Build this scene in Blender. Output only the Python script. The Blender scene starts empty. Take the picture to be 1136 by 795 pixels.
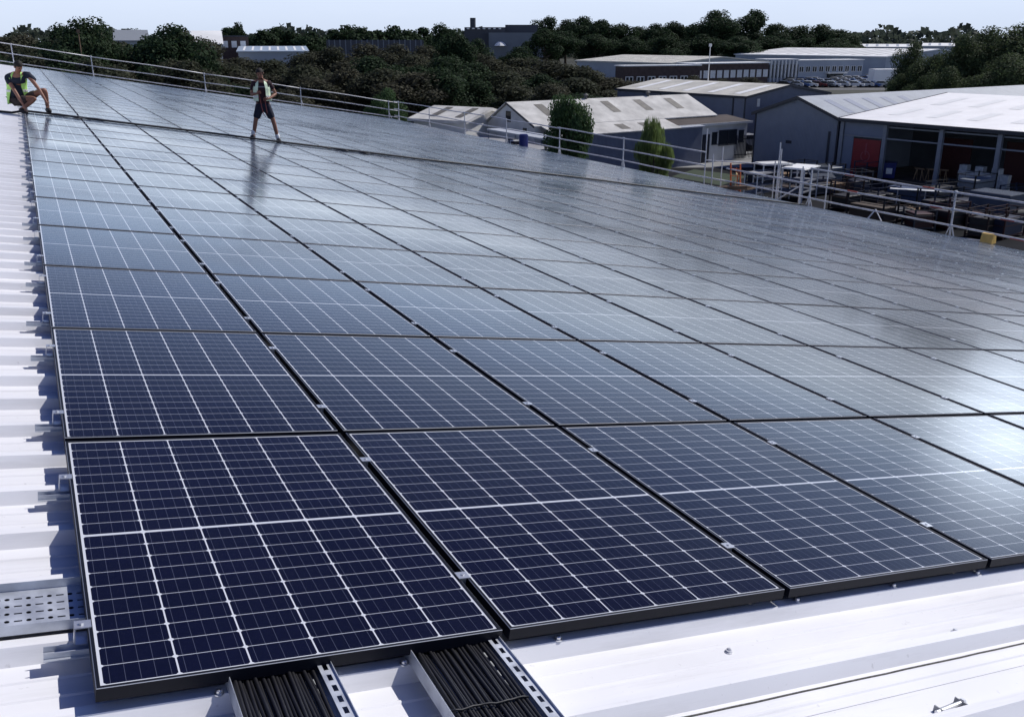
import bpy, math, random
from mathutils import Vector, Matrix, Euler
S = bpy.context.scene
COL = S.collection
R = math.radians

# ------------------------------------------------------------------ camera
CAM = Vector((0.0588, -2.2399, 10.5))
RIGHT = Vector((0.892232, -0.451578, 0.0)); UP = Vector((0.146496, 0.289448, 0.945917)); BACK = Vector((-0.427155, -0.843977, 0.324409))
F = 1029.87
cd = bpy.data.cameras.new('camera'); co = bpy.data.objects.new('camera', cd); COL.objects.link(co)
cd.sensor_width = 36; cd.lens = F/1136*36; cd.clip_start = 0.05; cd.clip_end = 6000
co.matrix_world = Matrix(((RIGHT.x, UP.x, BACK.x, CAM.x), (RIGHT.y, UP.y, BACK.y, CAM.y), (RIGHT.z, UP.z, BACK.z, CAM.z), (0, 0, 0, 1)))
S.camera = co
# ------------------------------------------------------------------ light
SUN_EL, SUN_AZ = 46.0, 84.0      # azimuth from +Y towards +X
W = bpy.data.worlds.new('World'); S.world = W; W.use_nodes = True
nt = W.node_tree; nt.nodes.clear()
def wn(t, **k):
    n = nt.nodes.new(t)
    for a, b in k.items(): setattr(n, a, b)
    return n
out = wn('ShaderNodeOutputWorld'); bg = wn('ShaderNodeBackground'); bg.inputs[1].default_value = 0.07
sky = wn('ShaderNodeTexSky', sky_type='NISHITA'); sky.sun_disc = False
sky.sun_elevation = R(SUN_EL); sky.sun_rotation = R(SUN_AZ); sky.altitude = 50; sky.air_density = 1.0; sky.dust_density = 0.6; sky.ozone_density = 3
tc = wn('ShaderNodeTexCoord')
def dirv(az, el): return (math.sin(R(az))*math.cos(R(el)), math.cos(R(az))*math.cos(R(el)), math.sin(R(el)))
# thin veil of high cloud over the whole sky, plus a bright cloud patch added just out of view for glare on the panels
mp = wn('ShaderNodeMapping'); mp.inputs['Scale'].default_value = (2.2, 2.2, 9)
nt.links.new(tc.outputs['Generated'], mp.inputs[0])
nz = wn('ShaderNodeTexNoise'); nz.inputs['Scale'].default_value = 2.2; nz.inputs['Detail'].default_value = 6; nz.inputs['Roughness'].default_value = .6
nt.links.new(mp.outputs[0], nz.inputs['Vector'])
vr = wn('ShaderNodeMapRange'); vr.inputs[1].default_value = .42; vr.inputs[2].default_value = .8; vr.inputs[3].default_value = 0.0; vr.inputs[4].default_value = .25
nt.links.new(nz.outputs[0], vr.inputs[0])
m1 = wn('ShaderNodeMixRGB'); m1.inputs[2].default_value = (9.6, 10.6, 12.4, 1)
# pale blue summer haze low over the horizon
sx = wn('ShaderNodeSeparateXYZ'); nt.links.new(tc.outputs['Generated'], sx.inputs[0])
hz = wn('ShaderNodeMapRange', interpolation_type='SMOOTHSTEP'); hz.inputs[1].default_value = 0.42; hz.inputs[2].default_value = .75; hz.inputs[3].default_value = 1; hz.inputs[4].default_value = 0
nt.links.new(sx.outputs[2], hz.inputs[0])
m0 = wn('ShaderNodeMixRGB'); cr = wn('ShaderNodeValToRGB'); nt.links.new(sx.outputs[2], cr.inputs[0]); cr.color_ramp.elements.remove(cr.color_ramp.elements[1])
for i, (p_, c_) in enumerate(((0, (.57, .65, .80)), (.038, (.64, .73, .90)), (.058, (1.18, 1.30, 1.46)), (.085, (1.05, 1.22, 1.42)), (.14, (.54, .74, 1.08)), (.205, (.23, .34, .62)), (.30, (.055, .085, .24)), (.40, (.035, .055, .18)))):
    e_ = cr.color_ramp.elements[0] if i == 0 else cr.color_ramp.elements.new(p_); e_.position = p_; e_.color = (*c_, 1)
sc_ = wn('ShaderNodeMixRGB', blend_type='MULTIPLY'); sc_.inputs[0].default_value = 1; sc_.inputs[2].default_value = (13.2, 13.2, 13.2, 1); nt.links.new(cr.outputs[0], sc_.inputs[1]); nt.links.new(sc_.outputs[0], m0.inputs[2])
tint = wn('ShaderNodeMixRGB', blend_type='MULTIPLY'); tint.inputs[0].default_value = 1; tint.inputs[2].default_value = (.40, .48, .85, 1)
nt.links.new(sky.outputs[0], tint.inputs[1]); nt.links.new(hz.outputs[0], m0.inputs[0]); nt.links.new(tint.outputs[0], m0.inputs[1])
vz = wn('ShaderNodeMapRange'); vz.inputs[1].default_value = .08; vz.inputs[2].default_value = .22; vz.inputs[3].default_value = 1; vz.inputs[4].default_value = .05
nt.links.new(sx.outputs[2], vz.inputs[0]); vm = wn('ShaderNodeMath', operation='MULTIPLY'); nt.links.new(vr.outputs[0], vm.inputs[0]); nt.links.new(vz.outputs[0], vm.inputs[1])
nt.links.new(vm.outputs[0], m1.inputs[0]); nt.links.new(m0.outputs[0], m1.inputs[1])
def lobe(az, el, r0, r1, prev, col, amt):
    d = wn('ShaderNodeVectorMath', operation='DOT_PRODUCT'); d.inputs[1].default_value = dirv(az, el)
    nt.links.new(tc.outputs['Generated'], d.inputs[0])
    a = wn('ShaderNodeMath', operation='ARCCOSINE'); nt.links.new(d.outputs['Value'], a.inputs[0])
    nn = wn('ShaderNodeMath', operation='MULTIPLY_ADD'); nn.inputs[1].default_value = R(r1)*.9; nt.links.new(nz.outputs[0], nn.inputs[0]); nt.links.new(a.outputs[0], nn.inputs[2])
    r = wn('ShaderNodeMapRange', interpolation_type='SMOOTHSTEP'); r.inputs[1].default_value = R(r0)+R(r1)*.45; r.inputs[2].default_value = R(r1)*1.45; r.inputs[3].default_value = amt; r.inputs[4].default_value = 0
    nt.links.new(nn.outputs[0], r.inputs[0])
    m = wn('ShaderNodeMixRGB'); m.inputs[2].default_value = col
    nt.links.new(r.outputs[0], m.inputs[0]); nt.links.new(prev.outputs[0], m.inputs[1])
    return m
m2 = lobe(59.4, 4.7, .0, 5.9, m1, (42, 48, 56, 1), 1)
nt.links.new(m2.outputs[0], bg.inputs[0]); nt.links.new(bg.outputs[0], out.inputs[0])
sl = bpy.data.lights.new('sun', 'SUN'); sl.energy = 3.3; sl.angle = R(.53); sl.color = (1, .97, .93)
so = bpy.data.objects.new('sun', sl); COL.objects.link(so); so.rotation_euler = Vector(dirv(SUN_AZ, SUN_EL)).to_track_quat('Z', 'Y').to_euler()
so.location = (40, 10, 60)
S.view_settings.view_transform = 'Standard'; S.view_settings.look = 'None'; S.view_settings.gamma = 1; S.view_settings.exposure = 0.28
S.render.engine = 'CYCLES'; S.cycles.max_bounces = 6; S.cycles.transparent_max_bounces = 6

rnd = random.Random(11)
# ------------------------------------------------------------------ pixel of the 1136x795 photo -> world point (used to survey the place)
def ray(u, v): return RIGHT*((u-568)/F) - UP*((v-397.5)/F) - BACK
def G(u, v, h=0.0):
    d = ray(u, v); return CAM + d*((h-CAM.z)/d.z)
def AT(u, v, dist):
    d = ray(u, v); d = d/math.hypot(d.x, d.y); return CAM + d*dist
# roof frame
AL = R(9.429); ROFF = Vector((0, 0, 8.931))
RM = Matrix.Rotation(AL, 4, 'Y')
def RP(x, y, z=0): return RM @ Vector((x, y, z)) + ROFF

# ------------------------------------------------------------------ materials
MATS = {}
def N(m, t, **k):
    n = m.node_tree.nodes.new(t)
    for a, b in k.items(): setattr(n, a, b)
    return n
def mat(name, col, rough=.6, metal=0, var=.12, scale=6, bump=0, spec=.5, wave=None, wdir='X', rvar=0, coords='Object'):
    if name in MATS: return MATS[name]
    m = bpy.data.materials.new(name); m.use_nodes = True; MATS[name] = m
    t = m.node_tree; b = t.nodes['Principled BSDF']; L = t.links.new
    b.inputs['Roughness'].default_value = rough; b.inputs['Metallic'].default_value = metal; b.inputs['Specular IOR Level'].default_value = spec
    c = N(m, 'ShaderNodeTexCoord'); n = N(m, 'ShaderNodeTexNoise'); n.inputs['Scale'].default_value = scale; n.inputs['Detail'].default_value = 5
    L(c.outputs[coords], n.inputs['Vector'])
    r = N(m, 'ShaderNodeMapRange'); r.inputs[1].default_value = .3; r.inputs[2].default_value = .7; r.inputs[3].default_value = 1-var; r.inputs[4].default_value = 1+var
    L(n.outputs[0], r.inputs[0])
    h = N(m, 'ShaderNodeHueSaturation'); h.inputs['Color'].default_value = (*col, 1); L(r.outputs[0], h.inputs['Value']); L(h.outputs[0], b.inputs['Base Color'])
    if rvar:
        q = N(m, 'ShaderNodeMapRange'); q.inputs[1].default_value = .3; q.inputs[2].default_value = .7; q.inputs[3].default_value = max(.02, rough-rvar); q.inputs[4].default_value = rough+rvar
        L(n.outputs[0], q.inputs[0]); L(q.outputs[0], b.inputs['Roughness'])
    if wave:
        w = N(m, 'ShaderNodeTexWave', wave_type='BANDS', bands_direction=wdir); w.inputs['Scale'].default_value = wave; L(c.outputs['Object'], w.inputs['Vector'])
        bp = N(m, 'ShaderNodeBump'); bp.inputs['Strength'].default_value = .8; bp.inputs['Distance'].default_value = .04; L(w.outputs[0], bp.inputs['Height']); L(bp.outputs[0], b.inputs['Normal'])
    elif bump:
        bp = N(m, 'ShaderNodeBump'); bp.inputs['Strength'].default_value = bump; bp.inputs['Distance'].default_value = .02; L(n.outputs[0], bp.inputs['Height']); L(bp.outputs[0], b.inputs['Normal'])
    return m
M_white = mat('white_coated_steel', (.80, .80, .82), .42, 0, .035, 1.3, rvar=.08)
def dirty(m):
    t = m.node_tree; L = t.links.new; b = t.nodes['Principled BSDF']; src = b.inputs['Base Color'].links[0].from_socket
    c = N(m, 'ShaderNodeTexCoord'); mp_ = N(m, 'ShaderNodeMapping'); mp_.inputs['Scale'].default_value = (.35, 5.0, 1); L(c.outputs['Object'], mp_.inputs[0])
    n1 = N(m, 'ShaderNodeTexNoise'); n1.inputs['Scale'].default_value = 2.0; n1.inputs['Detail'].default_value = 8; n1.inputs['Roughness'].default_value = .7; L(mp_.outputs[0], n1.inputs['Vector'])
    r1_ = N(m, 'ShaderNodeMapRange'); r1_.inputs[1].default_value = .52; r1_.inputs[2].default_value = .80; r1_.inputs[4].default_value = .42; L(n1.outputs[0], r1_.inputs[0])
    n2_ = N(m, 'ShaderNodeTexNoise'); n2_.inputs['Scale'].default_value = 38; n2_.inputs['Detail'].default_value = 4; L(c.outputs['Object'], n2_.inputs['Vector'])
    r2_ = N(m, 'ShaderNodeMapRange'); r2_.inputs[1].default_value = .68; r2_.inputs[2].default_value = .78; r2_.inputs[4].default_value = .35; L(n2_.outputs[0], r2_.inputs[0])
    mx = N(m, 'ShaderNodeMath', operation='MAXIMUM'); L(r1_.outputs[0], mx.inputs[0]); L(r2_.outputs[0], mx.inputs[1])
    k = N(m, 'ShaderNodeMixRGB'); k.inputs[2].default_value = (.36, .35, .34, 1); L(mx.outputs[0], k.inputs[0]); L(src, k.inputs[1]); L(k.outputs[0], b.inputs['Base Color'])
dirty(M_white)
M_galv = mat('galvanised_steel', (.58, .61, .66), .45, .55, .18, 14, rvar=.1)
M_tube = mat('scaffold_tube', (.66, .66, .67), .5, .25, .16, 6, rvar=.1)
M_alu = mat('aluminium_clamp', (.72, .73, .75), .35, .8, .06, 20)
M_frame = mat('black_anodised_frame', (.004, .005, .011), .5, 0, .1, 10, spec=.2)
M_black = mat('black_rubber', (.006, .006, .009), .5, 0, .3, 30)
M_dark = mat('dark_fabric', (.012, .013, .022), .85, 0, .2, 20)

def glass_mat():
    m = bpy.data.materials.new('solar_glass'); m.use_nodes = True
    t = m.node_tree; b = t.nodes['Principled BSDF']; L = t.links.new
    uv = N(m, 'ShaderNodeUVMap'); uv.uv_map = 'UVMap'
    sp = N(m, 'ShaderNodeSeparateXYZ'); L(uv.outputs[0], sp.inputs[0])
    def M(op, a, b_=None, c=None):
        n = N(m, 'ShaderNodeMath', operation=op)
        for i, v in enumerate((a, b_, c)):
            if v is None: continue
            if isinstance(v, (int, float)): n.inputs[i].default_value = v
            else: L(v, n.inputs[i])
        return n.outputs[0]
    x, y = sp.outputs[0], sp.outputs[1]
    CW = (PW-2*MX)/6; CH = (PL-2*MY-MID)/20
    xs = M('SUBTRACT', x, MX)
    # distance to nearest cell column boundary
    fx = M('ABSOLUTE', M('SUBTRACT', M('FRACT', M('ADD', M('DIVIDE', xs, CW), .5)), .5)); dx = M('MULTIPLY', fx, CW)
    # rows: lower half and upper half
    up = M('GREATER_THAN', y, PL/2)
    y0 = M('ADD', MY, M('MULTIPLY', up, 10*CH+MID))
    ys = M('SUBTRACT', y, y0)
    fy = M('ABSOLUTE', M('SUBTRACT', M('FRACT', M('ADD', M('DIVIDE', ys, CH), .5)), .5)); dy = M('MULTIPLY', fy, CH)
    bus = M('ABSOLUTE', M('SUBTRACT', M('FRACT', M('DIVIDE', xs, CW/5)), .5)); db = M('MULTIPLY', bus, CW/5)
    white = M('LESS_THAN', dx, .0024)
    white = M('MAXIMUM', white, M('LESS_THAN', dy, .0010))
    white = M('MAXIMUM', white, M('LESS_THAN', M('ADD', dx, dy), .0100))
    mid = M('LESS_THAN', M('ABSOLUTE', M('SUBTRACT', y, PL/2)), MID/2)
    mg = M('MAXIMUM', M('LESS_THAN', x, MX), M('GREATER_THAN', x, PW-MX))
    mg = M('MAXIMUM', mg, M('MAXIMUM', M('LESS_THAN', y, MY), M('GREATER_THAN', y, PL-MY)))
    white = M('MAXIMUM', white, M('MAXIMUM', mid, mg))
    busm = M('MULTIPLY', M('LESS_THAN', db, .0007), .32)
    oi = N(m, 'ShaderNodeObjectInfo')
    n = N(m, 'ShaderNodeTexNoise'); n.inputs['Scale'].default_value = 55; n.inputs['Detail'].default_value = 3
    ca = N(m, 'ShaderNodeVectorMath', operation='ADD'); L(uv.outputs[0], ca.inputs[0]); L(oi.outputs['Random'], ca.inputs[1])
    L(ca.outputs[0], n.inputs['Vector'])
    # cell to cell tone
    fl = N(m, 'ShaderNodeCombineXYZ'); L(M('FLOOR', M('DIVIDE', xs, CW)), fl.inputs[0]); L(M('FLOOR', M('DIVIDE', y, CH*2)), fl.inputs[1]); L(oi.outputs['Random'], fl.inputs[2])
    wn_ = N(m, 'ShaderNodeTexWhiteNoise'); L(fl.outputs[0], wn_.inputs['Vector'])
    sm = M('MULTIPLY', M('SUBTRACT', n.outputs[0], .5), 1.0)
    val = M('ADD', M('ADD', .9, M('MULTIPLY', wn_.outputs[0], .35)), sm)
    hs = N(m, 'ShaderNodeHueSaturation'); hs.inputs['Color'].default_value = (.0017, .0015, .0090, 1); L(M('MULTIPLY', val, M('ADD', .8, M('MULTIPLY', oi.outputs['Random'], .4))), hs.inputs['Value'])
    mb = N(m, 'ShaderNodeMixRGB'); mb.inputs[2].default_value = (.20, .22, .30, 1); L(busm, mb.inputs[0]); L(hs.outputs[0], mb.inputs[1])
    mw = N(m, 'ShaderNodeMixRGB'); mw.inputs[2].default_value = (.62, .64, .69, 1); L(white, mw.inputs[0]); L(mb.outputs[0], mw.inputs[1])
    L(mw.outputs[0], b.inputs['Base Color'])
    # dust and dried rain drops on the glass make the sheen uneven
    g = N(m, 'ShaderNodeNewGeometry')
    n2 = N(m, 'ShaderNodeTexNoise'); n2.inputs['Scale'].default_value = .35; n2.inputs['Detail'].default_value = 6; n2.inputs['Roughness'].default_value = .65; L(g.outputs['Position'], n2.inputs['Vector'])
    rr = N(m, 'ShaderNodeMapRange'); rr.inputs[1].default_value = .35; rr.inputs[2].default_value = .7; rr.inputs[3].default_value = .10; rr.inputs[4].default_value = .20
    L(n2.outputs[0], rr.inputs[0]); L(rr.outputs[0], b.inputs['Roughness'])
    b.inputs['IOR'].default_value = 1.58
    b2 = N(m, 'ShaderNodeBsdfPrincipled'); b2.inputs['Roughness'].default_value = .30; b2.inputs['IOR'].default_value = 1.55; L(mw.outputs[0], b2.inputs['Base Color'])
    b2.inputs['Sheen Weight'].default_value = .40; b2.inputs['Sheen Roughness'].default_value = .14; b2.inputs['Sheen Tint'].default_value = (.66, .82, 1, 1)
    ms = N(m, 'ShaderNodeMixShader'); dr = N(m, 'ShaderNodeMapRange'); dr.inputs[1].default_value = .3; dr.inputs[2].default_value = .7; dr.inputs[3].default_value = .08; dr.inputs[4].default_value = .24
    L(n2.outputs[0], dr.inputs[0]); L(dr.outputs[0], ms.inputs[0]); L(b.outputs[0], ms.inputs[1]); L(b2.outputs[0], ms.inputs[2]); L(ms.outputs[0], t.nodes['Material Output'].inputs[0])
    b.inputs['Sheen Weight'].default_value = .32; b.inputs['Sheen Roughness'].default_value = .14; b.inputs['Sheen Tint'].default_value = (.66, .82, 1, 1)
    return m
PX, PY = 1.2034, 1.775
PW, PL = 1.175, 1.741
MX, MY, MID = .017, .018, .012
M_glass = glass_mat()

# ------------------------------------------------------------------ mesh helpers
class MB:
    def __init__(s): s.v = []; s.f = []; s.m = []; s.uv = {}
    def add(s, vs, fs, mi=0):
        o = len(s.v); s.v += [tuple(p) for p in vs]
        for f in fs: s.f.append(tuple(i+o for i in f)); s.m.append(mi)
    def box(s, x0, y0, z0, x1, y1, z1, mi=0, M=None):
        vs = [Vector((x, y, z)) for z in (z0, z1) for y in (y0, y1) for x in (x0, x1)]
        if M is not None: vs = [M @ v for v in vs]
        s.add(vs, [(0, 2, 3, 1), (4, 5, 7, 6), (0, 1, 5, 4), (2, 6, 7, 3), (0, 4, 6, 2), (1, 3, 7, 5)], mi)
    def bbox(s, x0, y0, z0, x1, y1, z1, b=.01, mi=0, M=None):   # box with chamfered vertical and top edges
        vs = []
        for z, k in ((z0, 0), (z1-b, 0), (z1, b)):
            for (x, y) in ((x0+b+k*.0, y0+k), (x1-b, y0+k), (x1-k, y0+b), (x1-k, y1-b), (x1-b, y1-k), (x0+b, y1-k), (x0+k, y1-b), (x0+k, y0+b)):
                vs.append(Vector((x, y, z)))
        if M is not None: vs = [M @ v for v in vs]
        fs = [tuple(range(7, -1, -1)), tuple(range(16, 24))]
        for r in (0, 8):
            for i in range(8): fs.append((r+i, r+(i+1) % 8, r+8+(i+1) % 8, r+8+i))
        s.add(vs, fs, mi)
    def quad(s, a, b, c, d, mi=0): s.add([a, b, c, d], [(0, 1, 2, 3)], mi)
    def poly(s, ps, mi=0): s.add(ps, [tuple(range(len(ps)))], mi)
    def prism(s, ps, ext, mi=0):  # polygon extruded by vector
        n = len(ps); e = Vector(ext); vs = [Vector(p) for p in ps] + [Vector(p)+e for p in ps]
        s.add(vs, [tuple(range(n-1, -1, -1)), tuple(range(n, 2*n))] + [(i, (i+1) % n, n+(i+1) % n, n+i) for i in range(n)], mi)
    def tube(s, pts, r, n=8, mi=0, r2=None):
        pts = [Vector(p) for p in pts]; o = []
        for i, p in enumerate(pts):
            t = (pts[min(i+1, len(pts)-1)] - pts[max(i-1, 0)]).normalized()
            a = t.cross(Vector((0, 0, 1)) if abs(t.z) < .9 else Vector((1, 0, 0))).normalized(); b = t.cross(a)
            rr = r if r2 is None else r + (r2-r)*i/(len(pts)-1)
            o += [p + (a*math.cos(2*math.pi*k/n) + b*math.sin(2*math.pi*k/n))*rr for k in range(n)]
        fs = [tuple(range(n-1, -1, -1)), tuple(range(len(o)-n, len(o)))]
        for i in range(len(pts)-1):
            for k in range(n): fs.append((i*n+k, i*n+(k+1) % n, (i+1)*n+(k+1) % n, (i+1)*n+k))
        s.add(o, fs, mi)
    def mesh(s, name, mats, smooth=False):
        me = bpy.data.meshes.new(name); me.from_pydata(s.v, [], s.f)
        for m in (mats if isinstance(mats, (list, tuple)) else [mats]): me.materials.append(m)
        me.polygons.foreach_set('material_index', s.m)
        if smooth: me.polygons.foreach_set('use_smooth', [True]*len(s.f))
        me.update(); return me
    def build(s, name, mats, parent=None, loc=None, rot=None, smooth=False):
        return ob(name, s.mesh(name, mats, smooth), parent, loc, rot)
def ob(name, me, parent=None, loc=None, rot=None):
    o = bpy.data.objects.new(name, me); COL.objects.link(o)
    if parent is not None: o.parent = parent
    if loc is not None: o.location = loc
    if rot is not None: o.rotation_euler = rot
    return o
def tag(o, label=None, cat=None, group=None, kind=None):
    if label: o['label'] = label
    if cat: o['category'] = cat
    if group: o['group'] = group
    if kind: o['kind'] = kind
    return o
def empty(name, loc, label, cat, rot=(0, 0, 0), group=None):
    o = bpy.data.objects.new(name, None); COL.objects.link(o); o.empty_display_size = .2
    o.location = loc; o.rotation_euler = rot
    return tag(o, label, cat, group)
def copy_tree(o, parent=None):
    kids = list(o.children); c = o.copy(); COL.objects.link(c); c.parent = parent
    for ch in kids: copy_tree(ch, c)
    return c
ROT = (0, AL, 0)

# ================================================================== SETTING
m_ground = mat('yard_and_grass_ground', (.060, .062, .050), .95, 0, .45, .035, spec=.12)
g = MB(); g.quad((-2500, -1500, 0), (3500, -1500, 0), (3500, 4500, 0), (-2500, 4500, 0)); tag(g.build('ground', m_ground), 'grey brown ground of the industrial estate reaching the horizon', 'ground', kind='structure')
m_asph = mat('asphalt', (.016, .017, .020), .95, 0, .45, .35, spec=.08)
m_conc = mat('pale_concrete', (.22, .22, .22), .85, 0, .2, .5)
y = MB(); y.poly([(27, -5, .004), (67, -5, .004), (58.5, 54, .004), (56.9, 64, .004), (27, 64, .004)])
tag(y.build('service_yard', m_asph), 'dark asphalt yard between the solar roof and the open fronted shed', 'yard', kind='structure')
p1, p2, p3, p4 = G(735, 186), G(835, 186), G(835, 168), G(735, 168)
y = MB(); y.quad(*[(p.x, p.y, .008) for p in (p1, p2, p3, p4)])
tag(y.build('concrete_path', m_conc), 'pale concrete path behind the scaffold tower', 'path', kind='structure')
p1, p2, p3, p4 = G(855, 100), G(1015, 100), G(1015, 84), G(865, 84)
y = MB(); y.quad(*[(p.x, p.y, .004) for p in (p1, p2, p3, p4)])
tag(y.build('car_park', mat('car_park_asphalt', (.09, .09, .09), .85, 0, .2, .3)), 'distant asphalt car park in front of the pale office block', 'car park', kind='structure')

# ================================================================== OUR BUILDING
bld = empty('industrial_building', RP(0, 0, 0), 'white corrugated metal roof carrying the whole solar array', 'building', ROT)
EX = 25.45   # eave x
PER = .355
def profile(y0, y1):
    k = math.floor(y0/PER)-1; pts = []
    while k*PER < y1+PER:
        b = k*PER
        for dy, z in ((-.034, -.115), (-.004, -.070), (.036, -.070), (.066, -.115), (.150, -.115), (.156, -.111), (.164, -.111), (.170, -.115), (.235, -.115), (.241, -.111), (.249, -.111), (.255, -.115)):
            yy = b+dy
            if y0 <= yy <= y1: pts.append((yy, z))
        k += 1
    return pts
rs = MB(); pr = profile(-6, 67.7)
xs_ = [-7.0] + [EX-.0]
vs = []
for x in xs_: vs += [(x, yy, z) for yy, z in pr]
n = len(pr); rs.add(vs, [(i, i+n, i+n+1, i+1) for i in range(n-1)])
ro = rs.build('roof', M_white, bld)
# far side of the ridge, ridge cap, eave gutter, walls (in roof coordinates -> local)
iv = RM.inverted()
def L2(wx, wy, wz): return iv @ (Vector((wx, wy, wz)) - ROFF)
ex = RP(EX, 0, -.115); rx = RP(-7, 0, -.115)
b2 = MB(); b2.quad(L2(rx.x, -6, rx.z), L2(rx.x, 67.7, rx.z), L2(rx.x-33, 67.7, rx.z-5.4), L2(rx.x-33, -6, rx.z-5.4)); b2.build('far_roof_slope', M_white, bld)
b2 = MB()
for yy in (-6, 67.69): b2.add([L2(ex.x-.1, yy, -.02), L2(ex.x-.1, yy, ex.z-.05), L2(rx.x, yy, rx.z-.03), L2(rx.x-33, yy, rx.z-5.45), L2(rx.x-33, yy, -.02)], [(0, 1, 2, 3, 4)])
b2.quad(L2(ex.x-.1, -6, -.02), L2(ex.x-.1, 67.69, -.02), L2(ex.x-.1, 67.69, ex.z-.05), L2(ex.x-.1, -6, ex.z-.05))
b2.build('wall', mat('grey_cladding', (.22, .24, .27), .5, 0, .08, 1), bld)
gt = MB(); gt.box(EX-.02, -6, -.26, EX+.16, 67.7, -.25); gt.box(EX+.16, -6, -.26, EX+.17, 67.7, -.14); gt.build('gutter', mat('dark_gutter', (.06, .065, .075), .5), bld)
vt = MB(); vt.box(-7, 67.7, -.2, EX+.1, 67.84, -.03); vt.build('verge_flashing', mat('dark_flashing', (.05, .055, .065), .45), bld)
rc = MB(); rc.quad((-7.3, -6, -.16), (-6.6, -6, -.055), (-6.6, 67.7, -.055), (-7.3, 67.7, -.16)); rc.build('ridge_cap', M_white, bld)
# sheet laps and bead of sealant near the front
sm = MB()
random.seed(3)
for (yy, w_) in ((-.412, .004),):
    pts = [(x/10., yy+random.uniform(-.0012, .0012), -.1135) for x in range(4, 120, 1)]
    sm.tube(pts, .0032, 6)
sm.build('lap_sealant', mat('grey_sealant', (.10, .095, .085), .8, 0, .5, 60), bld)
sh = MB()
sh.box(.4, -.640, -.1135, 14, -.525, -.1095); sh.box(1.62, -.527, -.1095, 14, -.523, -.1065)
sh.build('lap_sheet', M_white, bld)
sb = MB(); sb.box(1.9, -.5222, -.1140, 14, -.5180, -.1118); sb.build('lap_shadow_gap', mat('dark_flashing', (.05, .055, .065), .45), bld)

# roof screws
def screw_mesh():
    b = MB(); n = 10
    def ring(r, z): return [(r*math.cos(2*math.pi*k/n), r*math.sin(2*math.pi*k/n), z) for k in range(n)]
    rings = [ring(.0095, 0), ring(.0095, .0018), ring(.0062, .002), ring(.0062, .0068), ring(.004, .0085)]
    for i, rg in enumerate(rings): b.v += rg
    for i in range(len(rings)-1):
        for k in range(n): b.f.append((i*n+k, i*n+(k+1) % n, (i+1)*n+(k+1) % n, (i+1)*n+k)); b.m.append(0)
    b.f.append(tuple(range((len(rings)-1)*n, len(rings)*n))); b.m.append(0)
    return b.mesh('roof_screw', M_alu)
scm = screw_mesh()
def roofpix(u, v, h):
    d = RM.inverted().to_3x3() @ ray(u, v); c = iv @ (CAM-ROFF); t = (h-c.z)/d.z; return c + d*t
for (u, v, h, lb) in ((619, 709, -.07, 'hex head roof screw just below the second panel of the front row'), (884, 666, -.07, 'hex head roof screw by the gap between second and third front panels'),
                    (991, 650, -.07, 'hex head roof screw below the middle of the third front panel'), (1084, 636, -.07, 'hex head roof screw below the right end of the third front panel'),
                    (808, 723, -.115, 'hex head roof screw alone on the flat pan of the white sheet'), (1059, 701, -.115, 'tiny roof screw on the white pan near the right edge of the photo'),
                    (243, 769, -.07, 'round head screw left of the left cable tray'), (448, 736, -.07, 'round head screw between the two cable trays'),
                    (531, 722, -.07, 'round head screw right of the right cable tray')):
    p = roofpix(u, v, h); tag(ob('roof_screw', scm, None, RM @ Vector((p.x, p.y, h)) + ROFF, ROT), lb, 'screw', 'screws in the white roof sheets').scale = (1.5, 1.5, 1.7)
# saddle bracket in the lower right corner
p = roofpix(1053, 789, -.115)
br = empty('fixing_bracket', RP(p.x, p.y, -.115), 'small galvanised bracket with a bolt at the lower right of the roof', 'bracket', ROT)
b = MB(); b.box(-.05, -.018, 0.001, .05, .018, .005); b.box(-.05, -.018, .005, -.046, .018, .022); b.box(.046, -.018, .005, .05, .018, .022); b.build('base_plate', mat('dull_zinc', (.30, .31, .33), .5, .4), br); br.scale = (1.25, 1.25, 1.25); br.rotation_euler.z = R(6)
b = MB(); b.tube([(-.065, 0, .015), (.065, 0, .015)], .006, 8); b.tube([(.05, 0, .015), (.058, 0, .015)], .011, 6); b.build('bolt', M_alu, br)

# ================================================================== SOLAR PANELS
def frame_mesh(b, ox=0, oy=0, oz=0, mi=0):
    t = .011; H = .040; c = .0016
    xo0, yo0, xo1, yo1 = ox, oy, ox+PW, oy+PL
    def rect(i, z): return [(xo0+i, yo0+i, z), (xo1-i, yo0+i, z), (xo1-i, yo1-i, z), (xo0+i, yo1-i, z)]
    rings = [rect(.02, oz-H), rect(0, oz-H), rect(0, oz-c), rect(c, oz), rect(t, oz), rect(t, oz-.004)]
    vs = [p for r_ in rings for p in r_]; fs = []; 
    o = len(b.v); b.v += vs
    for i in range(5):
        for k in range(4):
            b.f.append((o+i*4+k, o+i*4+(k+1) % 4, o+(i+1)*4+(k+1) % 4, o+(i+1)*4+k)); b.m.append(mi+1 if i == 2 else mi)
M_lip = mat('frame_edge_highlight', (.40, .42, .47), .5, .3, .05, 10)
fb = MB(); frame_mesh(fb); fme = fb.mesh('frame', [M_frame, M_lip])
gb = MB(); gb.quad((.0105, .0105, -.003), (PW-.0105, .0105, -.003), (PW-.0105, PL-.0105, -.003), (.0105, PL-.0105, -.003))
gme = gb.mesh('glass', M_glass); u_ = gme.uv_layers.new(name='UVMap')
for l in gme.loops: v_ = gme.vertices[l.vertex_index].co; u_.data[l.index].uv = (v_.x, v_.y)
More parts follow.
